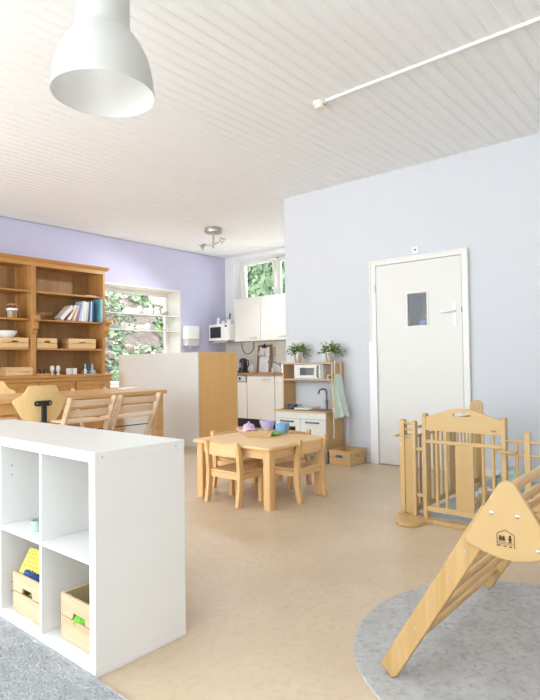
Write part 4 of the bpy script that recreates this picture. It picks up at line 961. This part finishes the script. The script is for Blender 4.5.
for nm, a, b, lab in units:
    t = thing(nm, lab, 'dishwasher' if nm == 'dishwasher' else 'cabinet', (6.84, a, 0))
    MB().box(.0, .555, 0, b-a, .15, .874).build('cabinet_body', 'cab', t, .001); MB().box(.04, .55, 0, b-a, 0, .149).build('toe_kick', 'black', t)
    if nm == 'dishwasher':
        MB().box(-.020, -.001, .002, b-a-.002, .15, .752).build('front_panel', 'cab', t, .002)
        pn_ = MB().box(-.022, -.001, .002, b-a-.002, .755, .872).build('control_panel', 'dishgrey', t, .002)
        MB().box(-.024, -.022, .03, b-a-.20, .775, .855).build('display_strip', 'lightgrey', pn_); MB().cyl((-.035, .15, .815), (-.022, .15, .815), .025).build('dial', 'black', pn_)
    elif nm == 'sink_cabinet':
        dr = MB().box(-.020, -.001, .002, b-a-.002, .15, .872).build('cabinet_door', 'cab', t, .002)
        MB().tube([(-.020, .09, .81), (-.045, .09, .81), (-.045, .25, .81), (-.020, .25, .81)], .008).build('door_handle', 'steel', dr)
    else:
        for (z0_, z1_) in ((.742, .872), (.46, .738), (.15, .456)):
            dr = MB().box(-.020, -.001, .002, b-a-.002, z0_, z1_).build('drawer', 'cab', t, .002)
            MB().tube([(-.020, .22, z1_-.04), (-.045, .22, z1_-.04), (-.045, .36, z1_-.04), (-.020, .36, z1_-.04)], .006).build('drawer_handle', 'steel', dr)
# microwave on a wall bracket
bkt = tag(MB().tube([(6.95, 7.25, 1.455), (7.40, 7.25, 1.455)], .010).tube([(6.95, 6.93, 1.455), (7.40, 6.93, 1.455)], .010).tube([(6.955, 6.90, 1.455), (6.955, 7.28, 1.455)], .008).box(7.395, 7.419, 6.90, 7.28, 1.40, 1.47).build('microwave_bracket', 'lightgrey', None), 'pale metal wall bracket carrying the microwave', 'bracket')
mw = thing('microwave', 'white microwave with a dark door in the corner beside the upper cabinets', 'microwave', (6.96, 6.825, 1.466))
MB().box(.0, .34, 0, .52, .012, .315).build('casing', 'white', mw, .008)
fd = MB().box(-.018, -.001, .155, .515, .014, .313).build('oven_door', 'white', mw, .005); MB().box(-.0195, -.018, .20, .475, .065, .262).build('door_window', 'screen', fd)
cp_ = MB().box(-.018, -.001, .005, .150, .014, .313).build('control_panel', 'white', mw, .004); MB().box(-.0195, -.018, .045, .105, .255, .285).build('display', 'screen', cp_)
for q in (.01, .28):
    for r_ in (.02, .46): MB().box(q, q+.05, r_, r_+.04, 0, .012).build('rubber_foot', 'black', mw)
tag(MB().lathe([(0, 0), (.035, 0), (.035, .06), (.026, .065), (.028, .115), (.024, .12), (0, .12)], seg=20).build('white_bottle', 'white', None, loc=(7.06, 7.20, 1.782)), 'white dispenser bottle standing on the microwave', 'bottle')
tag(MB().lathe([(0, 0), (.03, 0), (.045, .025), (.03, .06), (0, .07)], seg=20).build('white_pot', 'white', None, loc=(7.06, 7.07, 1.782)), 'round white pot between bottle and holder on the microwave', 'pot')
uh = tag(MB().lathe([(0, 0), (.035, 0), (.038, .075), (.034, .075), (.032, .006), (0, .006)], seg=20).build('utensil_holder', 'white', None, loc=(7.08, 6.945, 1.782)), 'white utensil cup on the right of the microwave top', 'holder')
tag(MB().tube([(7.075, 6.945, 1.792), (7.07, 6.93, 1.87), (7.065, 6.915, 1.93), (7.06, 6.905, 1.975)], [.006, .009, .016, .010]).build('black_utensil', 'black', None), 'black utensil sticking up from the cup on the microwave', 'utensil')
tag(MB().tube([(7.10, 6.96, 1.792), (7.10, 7.0, 1.88), (7.10, 7.03, 1.90)], .006).build('grey_utensil', 'dgrey', None), 'thin grey utensil leaning left in the cup on the microwave', 'utensil')
tag(MB().tube([(7.40, 6.96, 1.45)]+[(7.395, 6.80+.145*math.cos(t), 1.40-.16*math.sin(t)) for t in [PI*i/12 for i in range(13)]]+[(7.39, 6.655, 1.45)], .006).build('power_cord', 'dark', None), 'dark power cord looping down below the microwave', 'cord')
# kettle
kt = thing('electric_kettle', 'black and steel electric kettle on the worktop by the divider', 'kettle', (7.12, 6.66, .9125))
MB().lathe([(0, 0), (.085, 0), (.085, .02), (0, .022)], seg=28).build('kettle_base', 'black', kt)
MB().lathe([(0, .0225), (.078, .0225), (.080, .06), (.068, .19), (.055, .235), (.03, .25), (0, .255)], seg=28).build('kettle_body', 'black', kt); MB().box(-.083, -.068, -.018, .018, .08, .17).build('water_gauge', 'steel', kt, .003)
MB().tube([(.0, -.06, .22), (0, -.12, .21), (0, -.13, .13), (0, -.085, .06)], .012).build('kettle_handle', 'black', kt)
tag(MB().prism(rrect(-.09, .09, -.06, .06, .02), 'z', 0, .035).build('black_tray', 'black', None, .005, loc=(6.98, 6.53, .9125)), 'black tray in front of the kettle on the worktop', 'tray')
tag(MB().lathe([(0, 0), (.028, 0), (.034, .09), (.022, .115), (.022, .13), (0, .132)], seg=18).build('glass_bottle', 'lightgrey', None, loc=(7.15, 6.475, .9125)), 'small grey glass jar between the kettle and the clipboard', 'jar')
# clipboard leaning on the backsplash
cb = thing('clipboard', 'large brown clipboard holding white papers on the worktop', 'clipboard', (7.33, 6.375, .9125))
tm = Matrix.Rotation(math.radians(6), 4, 'Y')
MB().box(0, .012, -.165, .165, 0, .485, tm).build('board', 'board', cb, .002)
MB().box(-.004, -.001, -.115, .105, .0, .44, tm).prism([(-.135, .33), (-.10, .20), (-.02, .22), (.0, .38), (.12, .37), (.14, .30)], 'x', -.008, -.005, tm).prism([(-.12, .20), (.0, .10), (.10, .22), (.02, .30)], 'x', -.012, -.009, tm).prism([(-.145, .17), (-.08, .14), (-.06, .27), (-.10, .29)], 'x', -.0155, -.013, tm).build('paper_sheets', 'paper', cb)
MB().box(-.022, .0, -.045, .045, .425, .462, tm).cyl(tm @ Vector((-.010, 0, .462)), tm @ Vector((-.010, 0, .50)), .014).build('clip', 'black', cb, .003)
tag(MB().tube([(7.40, 6.165, 1.36), (7.395, 6.17, 1.28), (7.395, 6.16, 1.18)], .008).ball((7.388, 6.165, 1.33), .016).ball((7.388, 6.16, 1.27), .015).ball((7.388, 6.165, 1.21), .015).build('bead_string', 'tan', None), 'string of brown beads hanging beside the clipboard', 'beads')
tp_ = thing('kitchen_tap', 'chrome kitchen mixer tap with a long spout', 'tap', (7.15, 5.80, .9125))
MB().cyl((0, 0, 0), (0, 0, .14), .026, .022).build('tap_body', 'chrome', tp_); MB().tube([(0, .0, .10), (-.02, .09, .15), (-.05, .20, .20), (-.06, .24, .195), (-.062, .255, .17)], .012).build('spout', 'dgrey', tp_); MB().tube([(0, 0, .14), (-.01, .06, .165)], .010).build('lever', 'dgrey', tp_)
tag(MB().lathe([(0, 0), (.022, 0), (.022, .07), (.008, .08), (.008, .10), (0, .10)], seg=18).build('soap_bottle', 'lightgrey', None, loc=(7.10, 5.97, .9125)), 'small grey soap bottle beside the kitchen tap', 'bottle')

# ------------------------------------------------------------------ play kitchen
pk2 = thing('play_kitchen', 'birch and white toy kitchen with hutch against the pale wall', 'play kitchen', (4.83, 3.34, 0))
WK = .69
for q in (0, WK-.018): MB().box(.02, .355, q, q+.018, .12, .528).build('side_panel', 'birch', pk2, .002)
MB().box(-.012, .358, -.012, WK+.012, .528, .546).build('counter', 'birch_y', pk2, .004)
MB().box(.03, .345, .018, WK-.018, .12, .138).build('bottom_panel', 'white', pk2); MB().box(.345, .355, .018, WK-.018, .12, .528).build('back_panel', 'white', pk2)
for y in (.0, WK-.03):
    for q in (.03, .28): MB().box(q, q+.07, y, y+.03, 0, .12).build('leg', 'dgrey', pk2, .002)
MB().box(.0, .018, .002, WK-.002, .462, .527).build('front_rail', 'cab', pk2, .002)
MB().box(.02, .33, .018, WK-.018, .445, .46).build('inner_shelf', 'white', pk2)
sdoor = MB().box(.0, .018, .004, .335, .125, .458).build('sink_door', 'cab', pk2, .003); MB().tube([(0, .09, .425), (-.022, .09, .425), (-.022, .25, .425), (0, .25, .425)], .008).build('door_handle', 'dgrey', sdoor)
od = MB().box(.0, .018, .34, .405, .125, .458).box(.0, .018, .62, WK-.004, .125, .458).box(.0, .018, .405, .62, .37, .458).box(.0, .018, .405, .62, .125, .19).build('oven_door', 'cab', pk2, .002); MB().tube([(0, .43, .425), (-.022, .43, .425), (-.022, .60, .425), (0, .60, .425)], .008).build('door_handle', 'dgrey', od)
MB().box(.008, .011, .405, .62, .19, .37).build('oven_window', 'clear', od)
MB().box(.05, .33, .36, .67, .29, .296).build('oven_shelf', 'dgrey', pk2)
# hutch
U0 = .14
for q in (0, WK-.018): MB().box(U0, .355, q, q+.018, .546, 1.052).build('hutch_side', 'birch', pk2, .002)
MB().box(U0-.004, .358, -.004, WK+.004, 1.052, 1.070).build('hutch_top', 'birch_y', pk2, .003); MB().box(U0, .355, .018, WK-.018, .872, .888).build('hutch_shelf', 'birch_y', pk2, .003)
MB().box(U0+.002, U0+.012, .018, WK-.018, .862, .872).build('utensil_rail', 'dgrey', pk2)
for q in (.137, .515): MB().box(U0+.01, .345, q, q+.01, .888, 1.052).build('hutch_divider', 'white', pk2)
MB().box(.345, .355, .018, .525, .888, 1.052).build('hutch_back', 'white', pk2)
md = MB().box(U0-.012, U0+.002, .147, .235, .892, 1.048).box(U0-.012, U0+.002, .43, .508, .892, 1.048).box(U0-.012, U0+.002, .235, .43, 1.01, 1.048).box(U0-.012, U0+.002, .235, .43, .892, .93).build('microwave_door', 'cab', pk2, .002)
MB().box(U0-.006, U0-.003, .235, .43, .93, 1.01).build('microwave_window', 'clear', md); MB().tube([(U0-.012, .178, .91), (U0-.032, .178, .91), (U0-.032, .178, 1.03), (U0-.012, .178, 1.03)], .008).build('door_handle', 'dgrey', md)
# sink, hob, tap
MB().prism(rrect(.06, .27, .07, .30, .03), 'z', .5465, .552).build('sink_rim', 'dgrey', pk2, .002)
MB().prism(rrect(.05, .29, .38, .66, .01), 'z', .5465, .551).build('hob_plate', 'dark', pk2, .001)
MB().cyl((.30, .19, .546), (.30, .19, .66), .012).tube([(.30, .19, .65), (.30, .19, .74), (.29, .195, .765), (.25, .21, .775), (.21, .225, .762), (.20, .23, .72)], .011).cyl((.30, .19, .60), (.30, .19, .65), .018).build('toy_tap', 'dgrey', pk2)
tpot = thing('toy_pot', 'small dark olive toy cooking pot on the play kitchen hob', 'toy pot', (4.95, 3.87, .5515)); MB().lathe([(0, 0), (.05, 0), (.058, .05), (.054, .05), (.046, .006), (0, .006)], seg=24).build('pot_body', 'dark', tpot); MB().lathe([(.0, .03), (.053, .03), (.053, .044), (0, .05)], seg=24).build('pot_filling', 'ochre', tpot); MB().tube([(.0, -.05, .04), (0, -.13, .045)], .006).build('pot_handle', 'dark', tpot)
m = MB().prism(rrect(-.05, .05, -.11, .11, .03), 'z', 0, .022); tag(m.build('oven_mitt', 'mint', None, .009, loc=(4.90, 3.68, .5515), seg=3), 'pale mint oven mitt lying at the front of the play hob', 'mitt')
tag(MB().tube([(4.99, 3.70, .560), (5.02, 3.60, .575), (5.03, 3.55, .580)], [.006, .006, .012]).build('wooden_spoon', 'tan', None), 'small wooden spoon on the play kitchen counter', 'spoon')
tag(MB().ball((0, 0, .012), .045, (1, 1.3, .3)).build('toy_fish', 'paper', None, loc=(5.03, 3.73, .552)), 'white flat toy food behind the mint mitt', 'toy food')
for k, (y, lab) in enumerate(((3.43, 'small wooden toy cup stacked left in the right niche of the play kitchen'), (3.385, 'dark toy cup at the right of the play kitchen niche'))):
    tag(MB().lathe([(0, 0), (.018, 0), (.022, .032), (.019, .032), (.015, .004), (0, .004)], seg=18).build('niche_cup', 'tan' if k == 0 else 'dark', None, loc=(5.02, y, .8885)), lab, 'cup')
tag(MB().prism(rrect(-.03, .03, -.025, .025, .01), 'z', 0, .018).build('toy_block', 'ochre', None, .003, loc=(5.02, 3.405, .921)), 'ochre toy block lying on the two niche cups', 'toy')
# plants
def plant(label, loc, seed, rz):
    t = thing('potted_plant', label, 'plant', loc, rz, 'bushy plants on the play kitchen')
    MB().lathe([(0, .0), (.036, .0), (.038, .004), (.054, .108), (.057, .110), (.055, .114), (.050, .108), (.034, .008), (0, .008)], seg=28).build('pot', 'zinc', t)
    MB().lathe([(0, .095), (.045, .095), (0, .10)], seg=20).build('soil', 'bark', t)
    random.seed(seed); bm = bmesh.new(); bl = bmesh.new()
    for k in range(48):
        a = random.uniform(0, 6.28); e = random.uniform(.05, 1.45); L_ = random.uniform(.09, .15)
        d_ = Vector((math.cos(a)*math.cos(e), math.sin(a)*math.cos(e), math.sin(e)*.85))
        b0 = Vector((.02*math.cos(a), .02*math.sin(a), .10))
        for j in range(11):
            t_ = .25+.75*j/10; p = b0+d_*L_*t_*1.05; p.z -= .05*(t_**3)*(1-math.sin(e)); tgt = bl if (t_ > .85 and k % 3 != 0) else bm
            u = (d_+Vector((random.gauss(0, .8), random.gauss(0, .8), random.gauss(0, .6)))).normalized(); w = u.orthogonal().normalized(); w.rotate(Matrix.Rotation(random.uniform(0, 6.28), 3, u)); s = random.uniform(.020, .032)
            n_ = u.cross(w); pts = [p, p+u*s*.5+w*s*.32+n_*.002, p+u*s, p+u*s*.5-w*s*.32+n_*.002]
            for q in pts: q.x = min(q.x, .135)
            tgt.faces.new([tgt.verts.new(q) for q in pts])
    for b, nm, mt in ((bm, 'foliage', 'leaf'), (bl, 'leaf_tips', 'leaf_l')):
        q = MB(); q.bm.free(); q.bm = b; q.build(nm, mt, t)
    return t
plant('bushy green plant in a metal pot at the left end of the play kitchen', (5.055, 3.86, 1.0705), 3, 0)
plant('bushy green plant in a metal pot above the apron end of the play kitchen', (5.055, 3.425, 1.0705), 5, 2)
# apron
ap = thing('child_apron', 'mint green patterned apron hanging at the side of the play kitchen', 'apron', (4.97, 3.325, 0))
bm = bmesh.new(); nU, nV = 22, 22; G_ = []
for j in range(nV+1):
    v = j/nV; z = .945-.46*v
    wl = .05+(.085*min(1, v/.35)**1.3 if v < .35 else .085+.04*(v-.35)/.65); wr = .085+(.04*min(1, v/.4)**1.2 if v < .4 else .04+.035*(v-.4)/.6)
    row = []
    for i in range(nU+1):
        u = i/nU; x = .05-wl+(wl+wr)*u
        y = -.010-.060*v-.022*v*math.sin(u*17+1)*(.4+v)-.02*math.sin(PI*u)*v
        row.append(bm.verts.new((x, y, z-.012*math.sin(u*9)*v)))
    G_.append(row)
for j in range(nV):
    for i in range(nU): bm.faces.new((G_[j][i], G_[j][i+1], G_[j+1][i+1], G_[j+1][i]))
mb = MB(); mb.bm.free(); mb.bm = bm; cl_ = mb.build('apron_cloth', 'apron', ap, smooth=80)
so = cl_.modifiers.new('thick', 'SOLIDIFY'); so.thickness = .002
MB().tube([(.01, -.008, .945), (.0, -.010, 1.02), (.01, -.008, 1.075), (.035, -.008, 1.078)], .004).tube([(.13, -.008, .945), (.125, -.010, 1.02), (.115, -.008, 1.06), (.06, -.008, 1.078)], .004).build('neck_strap', 'white', ap)
MB().tube([(-.075, -.05, .62), (-.095, -.055, .50), (-.08, -.05, .36), (-.09, -.05, .27)], .004).build('tie_strap', 'white', ap)
MB().tube([(.17, -.06, .62), (.18, -.06, .42), (.165, -.06, .30), (.175, -.06, .20)], .004).build('tie_strap', 'white', ap)
# floor crate
crate('floor_crate', 'open slatted pine crate on the floor beside the play kitchen', .335, .245, .155, (5.008, 3.185, .0), ('crate', 'crate_d'), 0, None, 2, 'xy')
brickmesh('toy_brick', 'blue block inside the slatted floor crate', 'toyblue', (4.93, 3.20, .045), 5, 6, (0, 0, .2), .02, .04)
